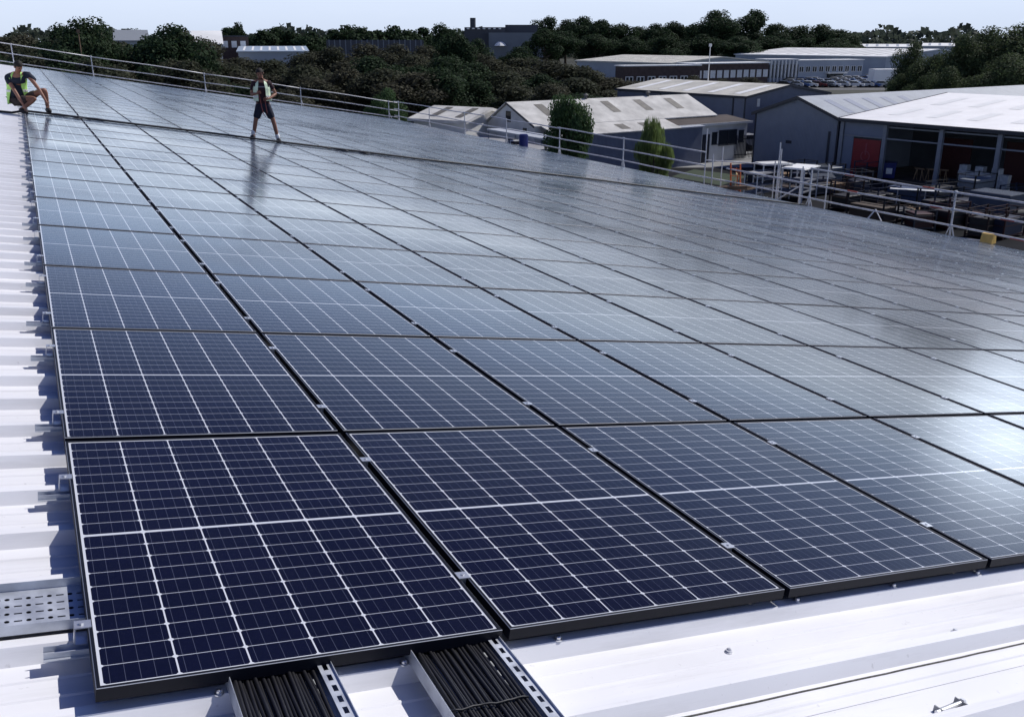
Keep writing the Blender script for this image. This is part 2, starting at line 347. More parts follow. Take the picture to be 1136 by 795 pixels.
# backsheet (underside) so the panel has a real back
cb = MB(); g_ = PX-PW
def clamp(b, x0, x1, y, z=0, mi=0):
    b.box(x0-.007, y-.022, z+.0008, x1+.007, y+.022, z+.0045, mi)
    b.box(x0+.006, y-.018, z-.040, x1-.006, y+.018, z+.0012, mi)
    b.tube([(x0/2+x1/2, y, z+.004), (x0/2+x1/2, y, z+.0085)], .0065, 6, mi)
clamp(cb, 0, g_, 0); cme = cb.mesh('mid_clamp', M_alu)
eb = MB()
eb.box(-.036, -.020, .0008, .008, .020, .0042); eb.box(-.036, -.020, -.048, -.033, .020, .0008); eb.box(-.036, -.020, -.051, -.001, .020, -.048)
eb.tube([(-.018, 0, .004), (-.018, 0, .010)], .007, 6); eme = eb.mesh('end_clamp', M_alu)
rb = MB()
rb.box(-.125, -.019, -.0690, .02, -.016, -.050); rb.box(-.125, .016, -.0690, .02, .019, -.050); rb.box(-.125, -.016, -.0690, .02, .016, -.0665); rb.box(-.125, -.030, -.0695, .02, -.019, -.067); rb.box(-.095, .019, -.0695, .02, .030, -.067)
rb.tube([(-.085, 0, -.0665), (-.085, 0, -.060)], .007, 6)
rme = rb.mesh('rail_stub', M_galv)
CY = (.340, 1.395)
NR, NC = 38, 21
cells = []
for r in range(NR):
    for c in range(NC):
        qs = []
        for (a, b_) in ((0, 0), (1, 0), (1, 1), (0, 1)):
            w = RP(c*PX+a*PW, r*PY+b_*PL) - CAM
            z = -w.dot(BACK); 
            if z < .2: z = .2
            qs.append((568+F*w.dot(RIGHT)/z, 397.5-F*w.dot(UP)/z))
        # clip to picture by Sutherland-Hodgman
        def clip(P, f, g2):
            o = []
            for i in range(len(P)):
                A, B = P[i-1], P[i]; fa, fb_ = f(A), f(B)
                if (fa >= 0) != (fb_ >= 0): t = fa/(fa-fb_); o.append((A[0]+(B[0]-A[0])*t, A[1]+(B[1]-A[1])*t))
                if fb_ >= 0: o.append(B)
            return o
        P = qs
        for f_ in (lambda p: p[0], lambda p: 1136-p[0], lambda p: p[1], lambda p: 795-p[1]):
            if P: P = clip(P, f_, 0)
        ar = abs(sum(P[i-1][0]*P[i][1]-P[i][0]*P[i-1][1] for i in range(len(P))))/2 if P else 0
        cells.append((ar, r, c))
inview = sorted([x for x in cells if x[0] > 0], reverse=True)
near = set((r, c) for _, r, c in inview[:300]); far = [(r, c) for _, r, c in inview[300:]]
# neighbours just outside the frame, kept with the far set so that the array still looks whole from a step aside
far += [(r, c) for a, r, c in cells if a == 0 and r <= 20 and c < NC]
ORD = ['first', 'second', 'third', 'fourth', 'fifth', 'sixth', 'seventh', 'eighth', 'ninth', 'tenth', 'eleventh', 'twelfth', 'thirteenth', 'fourteenth', 'fifteenth', 'sixteenth', 'seventeenth', 'eighteenth', 'nineteenth', 'twentieth', 'twenty-first', 'twenty-second', 'twenty-third', 'twenty-fourth', 'twenty-fifth', 'twenty-sixth', 'twenty-seventh', 'twenty-eighth', 'twenty-ninth', 'thirtieth']
pr_ = random.Random(5)
for (r, c) in sorted(near):
    e = empty('solar_panel', RP(c*PX, r*PY, 0), None, 'solar panel', ROT, 'solar panels of the roof array')
    if r == 0 and c == 0: lb = 'solar panel nearest the camera, front left corner, with cable trays emerging beneath it'
    else: lb = 'solar panel in the %s row from the front, %s column from the white left strip' % (ORD[r], ORD[c])
    e['label'] = lb
    e.rotation_euler = (R(pr_.gauss(0, .035)), AL+R(pr_.gauss(0, .035)), 0)
    ob('frame', fme, e); ob('glass', gme, e)
    if c < NC-1:
        for y_ in CY: ob('mid_clamp', cme, e, (PW, y_+pr_.uniform(-.01, .01), 0))
    if c == 0:
        for y_ in CY:
            ob('end_clamp', eme, e, (0, y_-.03, 0)); ob('rail_stub', rme, e, (pr_.uniform(-.01, .02), y_-.055, 0))
fb = MB(); uvs = []
for (r, c) in far:
    o0 = len(fb.f); dz = pr_.gauss(0, .001)
    frame_mesh(fb, c*PX, r*PY, dz, 0)
    x, y = c*PX, r*PY
    t1, t2, t3 = pr_.gauss(0, .0006), pr_.gauss(0, .0006), pr_.gauss(0, .0006)
    fb.quad((x+.0105, y+.0105, dz-.003+t1), (x+PW-.0105, y+.0105, dz-.003+t2), (x+PW-.0105, y+PL-.0105, dz-.003+t3), (x+.0105, y+PL-.0105, dz-.003+t1-t2+t3), 2)
    for y_ in CY:
        if c < NC-1: clamp(fb, x+PW, x+PX, y+y_, dz, 3)
        else: clamp(fb, x+PW, x+PX, y+y_, dz, 3)
        if c == 0: fb.box(x-.036, y+y_-.05, dz-.05, x+.008, y+y_-.01, dz+.004, 3)
me = fb.mesh('solar_panels_far', [M_frame, M_lip, M_glass, M_alu]); ul = me.uv_layers.new(name='UVMap')
for p in me.polygons:
    if p.material_index == 2:
        for li, uvv in zip(p.loop_indices, ((.0105, .0105), (PW-.0105, .0105), (PW-.0105, PL-.0105), (.0105, PL-.0105))): ul.data[li].uv = uvv
tag(ob('distant_solar_panels', me, None, ROFF, ROT), 'mass of remaining small looking solar panels covering the far part of the roof', 'solar panels', kind='stuff')

# ------------------------------------------------------------------ black rope / safety line across the array
def rope(name, pts, r, label, cat='rope'):
    b = MB(); b.tube(pts, r, 7); return tag(b.build(name, M_black, smooth=True), label, cat)
rr_ = random.Random(2)
pts = []
x = -6.5
while x < 25.2:
    yy = 22.55 + .10*math.sin(x*.55) + .05*math.sin(x*1.7+1) + (-.35 if x < -.3 else 0)*min(1, (-x-.3)/2 if x < -.3 else 0) + .012*(x-10)
    zz = .028 if x > -.05 else -.045
    pts.append(RP(x, yy, zz)); x += .25
rope('safety_line', pts, .026, 'long black safety line lying across the panels at the feet of both workers')
pts = [RP(7.1+.9*t/20+.05*math.sin(t*.8), 22.35+.42*math.sin(t*.5)*(.3+t/40), .02) for t in range(26)]
rope('rope_tail', pts, .016, 'loose curled black rope end to the right of the standing worker')
pts = [RP(.5+1.2*t/22, 22.60+.33*math.sin(t*.42), .022) for t in range(23)]
rope('rope_tail', pts, .014, 'loose loop of black rope to the right of the crouching worker')

# ================================================================== CABLE TRAYS
def front_tray(x0, x1, label, clab, n, seed):
    y0, y1 = -1.3, .8
    t = empty('cable_tray', RP(x0, 0, 0), label, 'cable tray', ROT, 'cable trays under the front panel')
    w = x1-x0; b = MB(); b.box(0, y0, -.069, w, y1, -.0675)
    b.build('tray_base', M_galv, t)
    b = MB(); b.box(-.0015, y0, -.069, 0, y1, -.022); b.build('side_flange', M_galv, t)
    # right flange: vertical lip and perforated shelf
    b = MB(); b.box(w, y0, -.069, w+.0015, y1, -.020)
    s0, s1 = w-.038, w
    yy = y0
    while yy < y1:
        b.box(s0, yy, -.0295, s0+.012, yy+.05, -.028); b.box(s1-.012, yy, -.0295, s1, yy+.05, -.028); b.box(s0+.012, yy, -.0295, s1-.012, yy+.022, -.028)
        yy += .05
    b.build('perforated_flange', M_galv, t)
    q = random.Random(seed); groups = []
    for k in range(n):
        cx = x0 + .008 + (w-.055)*(k+.5)/n
        ph = q.uniform(0, 6); am = q.uniform(.0005, .0018); zz = -.046 + q.uniform(-.006, .008)
        pts = [RP(cx+am*math.sin(ph+yy*5)+.0006*math.sin(yy*14+ph), yy, zz+.002*math.sin(yy*9+ph)) for yy in [y0+i*.05 for i in range(int((y1-y0)/.05)+1)]]
        b = MB(); b.tube(pts, .0062, 8); tag(b.build('power_cable', M_black, smooth=True), clab, 'cable', 'cables in '+('the left tray' if seed == 1 else 'the right tray'))
    if seed == 2:
        b = MB(); yy = -.29
        pts = [RP(x0+.004+(w-.05)*i/14, yy-.003*math.sin(i*.9), -.031+.0015*math.sin(i*2.1)) for i in range(15)]
        b.tube(pts, .0035, 6)
        tag(b.build('cable_tie', M_black, smooth=True), 'black cable tie strapped across the cables of the right tray', 'cable tie')
front_tray(.335, .618, 'galvanised cable tray full of black cables, left of the two in front', 'black cable packed among identical cables in the left front tray', 20, 1)
front_tray(.868, 1.165, 'galvanised cable tray full of black cables, right of the two in front', 'black cable packed among identical cables in the right front tray', 20, 2)
# perforated tray running left
t = empty('perforated_tray', RP(0, .40, 0), 'flat perforated galvanised cable tray coming out at the left side of the front panel', 'cable tray', ROT)
xs = []; x = -1.3
cols = []
while x < .25: cols.append(x); x += .0285
b = MB(); Wd = .245; zt = -.060
hy = [(.020, .034), (.062, .076), (.104, .118), (.146, .160), (.188, .202)]
for i, cx in enumerate(cols):
    rd = i % 2 == 0
    x0, x1 = cx, cx+.0285
    h0, h1 = (cx+.007, cx+.0205) if rd else (cx+.0035, cx+.025)
    yprev = 0
    for (a, c_) in hy:
        if not rd: a, c_ = a+.003, c_-.004
        b.box(x0, yprev, zt, x1, a, zt+.0015); b.box(x0, a, zt, h0, c_, zt+.0015); b.box(h1, a, zt, x1, c_, zt+.0015)
        if rd:  # rounded corners
            k = .0042
            for (sx, sy, px_, py_) in ((1, 1, h0, a), (-1, 1, h1, a), (1, -1, h0, c_), (-1, -1, h1, c_)):
                b.add([(px_, py_, zt+.0012), (px_+sx*k, py_, zt+.0012), (px_, py_+sy*k, zt+.0012)], [(0, 1, 2)])
        yprev = c_
    b.box(x0, yprev, zt, x1, Wd, zt+.0015)
b.build('tray_base', M_galv, t)
for yy in (0, Wd):
    b = MB(); b.box(-1.3, yy-.0015, zt-.002, .25, yy, zt+.030); b.build('side_flange', M_galv, t)
b = MB(); b.box(-1.3, .006, zt-.008, .25, Wd-.006, zt-.004); b.build('hole_shade_strip', M_black, t)  # black strip added below the slots to stand in for shade under the tray

# ================================================================== GUARD RAILS
m_red = mat('faded_red_sleeve', (.42, .10, .07), .6)
gr = empty('guard_rail', (ex.x+.25, 0, RP(25.27, 0, 0).z), 'galvanised three bar guard rail with red sleeves along the eave on the right', 'guard rail')
X0, Z0 = ex.x+.25, RP(25.27, 0, 0).z
def seg(lst, z, nm='rail'):
    for (a, c_) in lst:
        b = MB(); k = 8; b.tube([(0, a+(c_-a)*i/k, z+.018*math.sin(i*1.3+a)) for i in range(k+1)], .031, 8); b.build(nm, M_tube, gr, smooth=True)
seg([(10.5, 23.45), (29.6, 42.3), (42.0, 50.5), (51.5, 67.8)], 1.245)
seg([(10.5, 28.2), (29.6, 46.0), (45.7, 67.8)], .70)
seg([(10.5, 28.2), (28.0, 46.0), (45.7, 67.8)], .20)
for y_ in (11.2, 17.3, 23.45, 35.9, 42.1, 48.5, 54.6, 60.7, 66.9):
    b = MB(); b.tube([(0.03, y_, -.35), (0.03, y_, 1.30)], .031, 8); po = b.build('post', M_tube, gr)
    b = MB(); b.tube([(0.03, y_, .30), (.03, y_-.15, -.12)], .018, 6); b.tube([(0.03, y_, .30), (.03, y_+.15, -.12)], .018, 6); b.build('brace', M_tube, po)
    for z in (.22, .72, 1.26):
        b = MB(); b.box(-.035, y_-.03, z-.045, .06, y_+.03, z+.035); b.build('coupler', M_galv, po)
b = MB(); b.tube([(0.0, 20.3, .25), (.0, 20.0, -.1)], .018, 6); b.tube([(0.0, 20.3, .25), (.0, 20.6, -.1)], .018, 6); b.tube([(0.0, 20.3, .25), (-.3, 20.35, -.1)], .018, 6); b.build('tripod_foot', M_tube, gr)
for (y_, z) in ((21.6, 1.245), (21.4, .70), (17.9, .70), (18.3, 1.245), (15.4, .70), (14.6, 1.245), (15.0, .20)):
    b = MB(); b.tube([(0, y_-.22, z), (0, y_+.22, z)], .034, 8); b.build('sleeve', m_red, gr)
# end rail
e0 = RP(0, 67.8, 0)
gr2 = empty('guard_rail', (0, 67.8, e0.z), 'galvanised two bar guard rail sloping along the far end of the roof', 'guard rail')
sl_ = -math.tan(AL)
for z in (1.25, .66):
    for (a, c_) in ((-8, 4.4), (4.3, 11.5), (11.4, 18.2), (18.1, 25.6)):
        b = MB(); b.tube([(a+(c_-a)*i/6, 0, (a+(c_-a)*i/6)*sl_+z+.02*math.sin(i+a)) for i in range(7)], .031, 8); b.build('rail', M_tube, gr2, smooth=True)
b = MB(); b.tube([(-8, 0, -8*sl_+.14), (25.6, 0, 25.6*sl_+.14)], .031, 8); b.build('rail', M_tube, gr2)
for x in (-5.5, -.23, 4.35, 11.45, 18.15, 24.9):
    b = MB(); b.tube([(x, 0, x*sl_-.3), (x, 0, x*sl_+1.32)], .031, 8); po = b.build('post', M_tube, gr2)
    b = MB(); b.tube([(x, -.02, x*sl_+.45), (x, -.5, x*sl_+.04)], .014, 6); b.build('brace', M_tube, po)

# scaffold access tower at the eave
sc = empty('scaffold_tower', (X0, 27, 0), 'galvanised scaffold tower standing against the eave by the ladder', 'scaffold')
for (x, y_, z1) in ((.0, 2.6, Z0+2.2), (.9, 2.6, Z0+1.4), (.0, 2.1, Z0+1.2), (1.3, -.5, Z0+1.6), (.2, -1.6, Z0+2.0), (1.4, -1.6, Z0+.9), (.5, -2.6, Z0+1.2), (1.6, -2.8, Z0+1.25), (2.4, 1.0, Z0+.9)):
    b = MB(); b.tube([(x, y_, 0), (x, y_, z1)], .0245, 8); b.build('standard', M_tube, sc)
for (a, c_) in (((0, 2.6, Z0-.3), (.9, 2.6, Z0-.3)), ((0, 2.6, Z0+.9), (2.4, 1.0, Z0+.75)), ((.2, -1.6, Z0-.5), (1.4, -1.6, Z0-.5)), ((1.3, -.5, Z0-1), (1.6, -2.8, Z0-1)), ((.2, -1.6, Z0-.2), (.5, -2.6, Z0+.5)), ((1.4, 2.8, Z0-.9), (1.6, -2.8, Z0-.9)), ((.1, 2.8, Z0-1), (.1, -3, Z0-1))):
    b = MB(); b.tube([a, c_], .0245, 8); b.build('ledger', M_tube, sc)
b = MB()
for k in range(5): b.box(.15+.24*k, -2.7, Z0-.95, .37+.24*k, 2.7, Z0-.91)
b.build('deck_boards', mat('scaffold_board', (.30, .22, .14), .85, 0, .3, 4), sc)
# ladder
lp = RP(EX, 27.6, 0); ld = empty('ladder', (X0+.55, 27.9, Z0-2.9), 'orange ladder standing up through the scaffold at the eave', 'ladder', (0, R(-8), R(20)))
m_or = mat('orange_paint', (.55, .13, .04), .5); m_ye = mat('yellow_paint', (.75, .48, .12), .5)
for s_ in (-.22, .22):
    b = MB(); b.box(-.03, s_-.02, 0, .03, s_+.02, 3.9); b.build('stile', m_or, ld)
for k in range(13):
    b = MB(); b.tube([(0, -.22, .2+k*.29), (0, .22, .2+k*.29)], .015, 6); b.build('rung', m_or, ld)
sg = empty('safety_gate', (X0+.4, 28.0, Z0-.25), 'pale yellow ladder safety gate panel beside the orange ladder', 'gate', (0, 0, R(-35)))
b = MB(); b.box(-.02, -.35, .1, .02, .35, .75); b.build('gate_panel', mat('pale_yellow_plastic', (.62, .48, .22), .6), sg)
b = MB(); b.tube([(0, -.38, 0), (0, -.38, .95)], .02, 6); b.tube([(0, .38, 0), (0, .38, .95)], .02, 6); b.build('gate_frame', m_or, sg)
pk = MB(); p = RP(25.3, 27.6, 0)
pk.box(-.35, -.9, 0, .15, .9, .05); pk.box(-.3, -.8, .05, .1, .9, .10); pk.box(-.33, -.85, .10, .08, .7, .15)
tag(pk.build('timber_planks', mat('weathered_timber', (.20, .13, .08), .85, 0, .3, 3), loc=(X0+.1, 27.7, Z0-.08), rot=(R(-8), 0, R(12))), 'small stack of brown timber planks leaning at the eave by the ladder', 'planks')
# things along the eave
p = RP(25.65, 15.9, -.02); e = empty('rail_base', p, 'yellow plastic rail base block at the eave near the right photo edge', 'base block', (0, 0, R(15)))
b = MB(); b.prism([(-.18, -.17, 0), (.18, -.17, 0), (.10, -.17, .30), (-.10, -.17, .30)], (0, .34, 0)); b.build('block', m_ye, e)
b = MB(); b.tube([(0, .1, .05), (0, 1.2, .02)], .02, 6); b.build('spigot', M_tube, e)
p = RP(25.35, 45.6, 0); e = empty('blue_drum', p, 'dark blue plastic drum at the eave in front of the pale sheds', 'drum')
b = MB(); b.tube([(0, 0, -.1), (0, 0, .1), (0, 0, .55), (0, 0, .62)], .26, 14); b.build('drum_body', mat('dark_blue_plastic', (.015, .025, .16), .5), e)
b = MB(); b.tube([(0, 0, .62), (0, 0, .66)], .22, 14); b.build('drum_lid', mat('dark_blue_plastic', (.015, .025, .16), .5), e)
p = RP(25.35, 46.9, 0); b = MB()
for k in range(5): b.bbox(-.28+.06*k, -.5+.2*k, 0, .2+.04*k, -.2+.22*k, .18+.05*(k % 3), .03, k % 2)
tag(b.build('tool_bags', [M_dark, mat('white_sack', (.65, .65, .62), .8)], loc=p), 'black and white tool bags heaped at the eave beside the blue drum', 'bags')

# ================================================================== PEOPLE
m_skin = mat('tanned_skin', (.27, .125, .08), .55, 0, .08, 20)
m_shirt = mat('dark_red_shirt', (.026, .008, .013), .85, 0, .15, 25); m_short = mat('navy_shorts', (.012, .015, .032), .85, 0, .2, 25)
m_vest = mat('hi_vis_green', (.50, .88, .22), .65, 0, .1, 10); m_vest2 = mat('washed_hi_vis', (.78, .92, .66), .65, 0, .1, 10)
m_refl = mat('reflective_tape', (.75, .76, .74), .4, .1, .05, 10); m_hair = mat('dark_hair', (.012, .009, .008), .8); m_sock = mat('white_sock', (.8, .8, .8), .85); m_boot = mat('black_boot', (.014, .012, .012), .6)
m_navy = mat('navy_tshirt', (.012, .018, .035), .85, 0, .2, 20)
def skin(name, nodes, edges, m, parent, sub=2, root=0):
    me = bpy.data.meshes.new(name); me.from_pydata([n_[0] for n_ in nodes], edges, []); me.materials.append(m)
    o = ob(name, me, parent); s = o.modifiers.new('skin', 'SKIN'); s.use_smooth_shade = True
    sv = me.skin_vertices[0].data if me.skin_vertices else None
    if sv is None:
        bm = __import__('bmesh').new(); bm.from_mesh(me); bm.verts.layers.skin.verify(); bm.to_mesh(me); bm.free(); sv = me.skin_vertices[0].data
    for i, n_ in enumerate(nodes):
        r_ = n_[1]; sv[i].radius = r_ if isinstance(r_, tuple) else (r_, r_); sv[i].use_root = (i == root)
    q = o.modifiers.new('sub', 'SUBSURF'); q.levels = sub; q.render_levels = sub
    return o
def lerp(a, b, t): return tuple(a[i]+(b[i]-a[i])*t for i in range(3))
def body(parent, J, head_dir):
    """J: joints dict; one continuous skinned figure with head, arms, legs, hands and feet"""
    nodes = []; edges = []; ix = {}
    def add(k, p, r_, to=None):
        ix[k] = len(nodes); nodes.append((tuple(p), r_))
        if to is not None: edges.append((ix[to], ix[k]))
    add('pelvis', J['pelvis'], (.155, .12)); add('waist', lerp(J['pelvis'], J['chest'], .5), (.14, .105), 'pelvis'); add('chest', J['chest'], (.165, .115), 'waist')
    add('neck0', lerp(J['chest'], J['neck'], .75), .085, 'chest'); add('neck', J['neck'], .055, 'neck0')
    hd = Vector(J['head']); d = (hd-Vector(J['neck'])).normalized()
    add('jaw', hd-d*.07+Vector(head_dir)*.02, .068, 'neck'); add('head', hd+d*.02, (.086, .092), 'jaw'); add('top', hd+d*.095, .062, 'head')
    for s_ in 'LR':
        add('sh'+s_, J['sh'+s_], .062, 'neck0'); add('ua'+s_, lerp(J['sh'+s_], J['el'+s_], .5), .050, 'sh'+s_); add('el'+s_, J['el'+s_], .040, 'ua'+s_)
        add('fa'+s_, lerp(J['el'+s_], J['wr'+s_], .4), .041, 'el'+s_); add('wr'+s_, J['wr'+s_], .026, 'fa'+s_)
        w = Vector(J['wr'+s_]); hd_ = Vector(J['ha'+s_]); a = (hd_-w).normalized(); sd = Vector(J.get('hs'+s_, (1, 0, 0))); sd = (sd-a*sd.dot(a)).normalized()
        add('pl'+s_, w+a*.055, (.038, .020), 'wr'+s_)
        nrm = a.cross(sd)
        for k in range(4):
            o_ = (k-1.5)*.020; ln = (.070, .082, .078, .060)[k]
            p0 = w+a*.092+sd*o_; add('f%d%s' % (k, s_), p0, .0095, 'pl'+s_); p1_ = p0+a*ln*.5+nrm*.012; add('g%d%s' % (k, s_), p1_, .0088, 'f%d%s' % (k, s_)); add('h%d%s' % (k, s_), p1_+a*ln*.3+nrm*.026, .0078, 'g%d%s' % (k, s_))
        p0 = w+a*.035+sd*.040*J.get('th'+s_, 1); add('t0'+s_, p0, .012, 'pl'+s_); add('t1'+s_, p0+a*.035+sd*.018*J.get('th'+s_, 1)+nrm*.015, .0095, 't0'+s_)
        add('hp'+s_, J['hp'+s_], .098, 'pelvis'); add('th'+s_, lerp(J['hp'+s_], J['kn'+s_], .45), .082, 'hp'+s_); add('kn'+s_, J['kn'+s_], .058, 'th'+s_)
        add('cf'+s_, lerp(J['kn'+s_], J['an'+s_], .35), .058, 'kn'+s_); add('an'+s_, J['an'+s_], .038, 'cf'+s_); add('to'+s_, J['to'+s_], .036, 'an'+s_)
    b_ = skin('body', nodes, edges, m_skin, parent)
    # face: nose, brow, eyes and ears as small features
    f = Vector(head_dir).normalized(); r_ = f.cross(d).normalized(); hc = hd+d*.015
    fc = MB()
    def blob(c, rx, ry, rz, mi):
        n_ = 8; o0 = []
        for i in range(1, 4):
            th = math.pi*i/4
            for k in range(n_):
                ph = 2*math.pi*k/n_; o0.append(c + r_*rx*math.sin(th)*math.cos(ph) + f*ry*math.sin(th)*math.sin(ph) + d*rz*math.cos(th))
        o0 += [c+d*rz, c-d*rz]; fs = []
        for i in range(2):
            for k in range(n_): fs.append((i*n_+k, i*n_+(k+1) % n_, (i+1)*n_+(k+1) % n_, (i+1)*n_+k))
        for k in range(n_): fs.append((24, (k+1) % n_, k)); fs.append((25, 16+k, 16+(k+1) % n_))
        fc.add(o0, fs, mi)
    blob(hc+f*.096-d*.012, .014, .020, .026, 0)
    for s_ in (-1, 1):
        blob(hc+f*.085+r_*.032*s_+d*.012, .013, .007, .007, 1); blob(hc+r_*.090*s_-d*.01, .012, .02, .03, 0)
    blob(hc+f*.082-d*.058, .024, .010, .008, 2)
    fc.build('face_features', [m_skin, m_hair, mat('lips', (.25, .08, .07), .6)], parent, smooth=True)
    # hair / cap
    hb = MB(); n_ = 14; rows = []; up_ = (d - f*.30).normalized(); fr = (f + d*.30).normalized(); rt = fr.cross(up_).normalized(); c0 = hd+d*.025-f*.006
    for i in range(8):
        th = R(5+i*14.5); rows.append([c0 + up_*.115*math.cos(th) + (rt*math.cos(ph)*.096 + fr*math.sin(ph)*.108)*math.sin(th) for ph in [2*math.pi*k/n_ for k in range(n_)]])
    o_ = len(hb.v); hb.v += [tuple(p) for r2_ in rows for p in r2_]
    for i in range(7):
        for k in range(n_):
            if i >= 5 and 1 <= k <= 5: continue
            hb.f.append((i*n_+k, i*n_+(k+1) % n_, (i+1)*n_+(k+1) % n_, (i+1)*n_+k)); hb.m.append(0)
    hb.f.append(tuple(range(n_))); hb.m.append(0)
    hb.build('hair', m_hair, parent, smooth=True)
    return b_
def limb_cloth(name, pts, m, parent, root=0):
    return skin(name, [(p, r_) for p, r_ in pts], [(i, i+1) for i in range(len(pts)-1)], m, parent, 1, root)
# --- standing worker.  local x = his left side seen to the right of the picture, -y faces the camera
pc = RP(5.6, 22.80, 0)
w1 = empty('person', pc, 'standing worker in washed out hi-vis vest, dark shorts and white socks holding a rope', 'person', (0, 0, R(-14)))
zl, zr = 0.055, -.055
J = dict(pelvis=(0, 0, .97), chest=(.0, .02, 1.30), neck=(.0, -.01, 1.53), head=(-.015, -.06, 1.67),
         shL=(.185, .02, 1.44), elL=(.345, .02, 1.17), wrL=(.17, -.20, 1.06), haL=(.05, -.27, 1.05), shR=(-.185, .02, 1.44), elR=(-.27, .0, 1.16), wrR=(-.13, -.20, 1.19), haR=(-.03, -.26, 1.22),
         hpL=(.10, 0, .90), knL=(.23, -.03, .48), anL=(.31, .02, .08+zr), toL=(.35, -.15, .04+zr), hpR=(-.10, 0, .90), knR=(-.22, -.03, .50), anR=(-.30, .02, .08+zl), toR=(-.33, -.15, .04+zl), hsL=(0, 0, 1), hsR=(0, 0, 1))
body(w1, J, (-.05, -.86, -.45))
skin('shirt', [((0, 0, .86), (.20, .165)), ((0, .01, 1.10), (.195, .155)), ((0, .02, 1.28), (.21, .16)), ((0, .005, 1.45), (.13, .12)), ((.185, .02, 1.445), .078), ((.29, .02, 1.26), .066), ((-.185, .02, 1.445), .078), ((-.25, .01, 1.24), .066)],
     [(0, 1), (1, 2), (2, 3), (3, 4), (4, 5), (3, 6), (6, 7)], m_shirt, w1)
skin('shorts', [((0, 0, 1.0), (.170, .135)), ((0, 0, .90), (.175, .14)), ((.115, 0, .80), .112), ((.205, -.02, .53), .098), ((-.115, 0, .80), .112), ((-.20, -.02, .54), .098)], [(0, 1), (1, 2), (2, 3), (1, 4), (4, 5)], m_short, w1)
def vest_panel(parent, pts_l, m):  # list of (x,y,z) rows -> strip with thickness
    b = MB()
    for i in range(len(pts_l)-1):
        A, B = pts_l[i], pts_l[i+1]
        for k in range(len(A)-1):
            a, b_, c_, d_ = Vector(A[k]), Vector(A[k+1]), Vector(B[k+1]), Vector(B[k]); n_ = (b_-a).cross(d_-a).normalized()*.008
            b.add([a, b_, c_, d_, a+n_, b_+n_, c_+n_, d_+n_], [(0, 1, 2, 3), (7, 6, 5, 4), (0, 4, 5, 1), (1, 5, 6, 2), (2, 6, 7, 3), (3, 7, 4, 0)])
    return b.build('vest', m, parent, smooth=False)
def torso_vest(parent, rings, gap, m, wid=14):
    """open-fronted waistcoat: rings of (centre, rx, ry); opening of half-angle `gap` at the front (-y)"""
    rows = []
    for (c_, rx_, ry_, gp) in rings:
        rows.append([(c_[0]+rx_*math.sin(a), c_[1]-ry_*math.cos(a), c_[2]) for a in [gp+(2*math.pi-2*gp)*k/wid for k in range(wid+1)]])
    return vest_panel(parent, rows, m)
torso_vest(w1, [((0, .01, 1.00), .22, .185, .45), ((0, .01, 1.15), .215, .175, .45), ((0, .02, 1.30), .225, .175, .42), ((0, .02, 1.42), .185, .15, .4), ((0, .02, 1.50), .10, .095, .7)], .5, m_vest2)
torso_vest(w1, [((0, .01, 1.085), .226, .190, .46), ((0, .01, 1.135), .223, .187, .46)], .5, m_refl).name = 'reflective_band'
b = MB(); b.box(-.085, -.140, 1.335, .085, -.128, 1.365); b.build('chest_print', mat('grey_print', (.22, .22, .25), .8), w1)
for s_, z_ in ((1, zr), (-1, zl)):
    limb_cloth('sock', [((.285*s_, .01, .22+z_), .062), ((.296*s_, .013, .18+z_), .064), ((.305*s_, .018, .13+z_), .064), ((.312*s_, .02, .08+z_), .062)], m_sock, w1)
    skin('boot', [((.308*s_, .05, .05+z_), .062), ((.312*s_, .03, .05+z_), .068), ((.335*s_, -.08, .045+z_), .062), ((.35*s_, -.17, .038+z_), .052), ((.355*s_, -.20, .036+z_), .045)], [(0, 1), (1, 2), (2, 3), (3, 4)], m_boot, w1, 1)
# rope in his hands
q0 = w1.matrix_basis
def W1(p): return (Matrix.Translation(pc) @ Matrix.Rotation(R(-14), 4, 'Z')) @ Vector(p)
pts = [W1(p) for p in ((-.05, -.30, 1.25), (-.07, -.29, 1.18), (-.05, -.30, 1.02), (-.03, -.30, .85), (.0, -.31, .70), (.05, -.30, .62), (.09, -.30, .72), (.07, -.31, .92), (.06, -.30, 1.05), (.08, -.28, 1.10))]
b = MB(); b.tube(pts, .011, 7); tag(b.build('hand_line', mat('dark_red_rope', (.14, .03, .03), .8), smooth=True), 'dark red hand line looped through the standing worker\'s hands', 'rope')
# --- crouching worker at the left edge of the array
pc2 = RP(.12, 22.25, 0)
w2 = empty('person', pc2, 'crouching worker in green hi-vis vest reaching down to the black line', 'person', (0, 0, R(-3)))
J = dict(pelvis=(-.20, .22, .33), chest=(-.17, .02, .70), neck=(-.12, -.12, .90), head=(-.07, -.27, 1.03),
         shL=(.09, -.04, .83), elL=(.25, -.20, .56), wrL=(.37, -.28, .28), haL=(.40, -.30, .12), shR=(-.36, -.04, .80), elR=(-.22, -.16, .48), wrR=(-.10, -.24, .20), haR=(-.05, -.28, .08),
         hpL=(-.09, .20, .30), knL=(.38, -.04, .52), anL=(.37, .11, .09), toL=(.41, -.06, .05), hpR=(-.28, .20, .28), knR=(.16, -.18, .34), anR=(-.16, -.04, .09), toR=(-.08, -.18, .05), hsL=(1, 0, 0), hsR=(1, 0, 0))
body(w2, J, (.45, -.62, -.75))
skin('shirt', [((-.21, .25, .28), (.20, .17)), ((-.19, .13, .52), (.195, .16)), ((-.17, .02, .70), (.205, .16)), ((-.14, -.06, .83), (.125, .105)), ((.09, -.04, .835), .076), ((.22, -.10, .70), .064), ((-.36, -.04, .80), .076), ((-.30, -.10, .64), .064)],
     [(0, 1), (1, 2), (2, 3), (3, 4), (4, 5), (3, 6), (6, 7)], m_navy, w2)
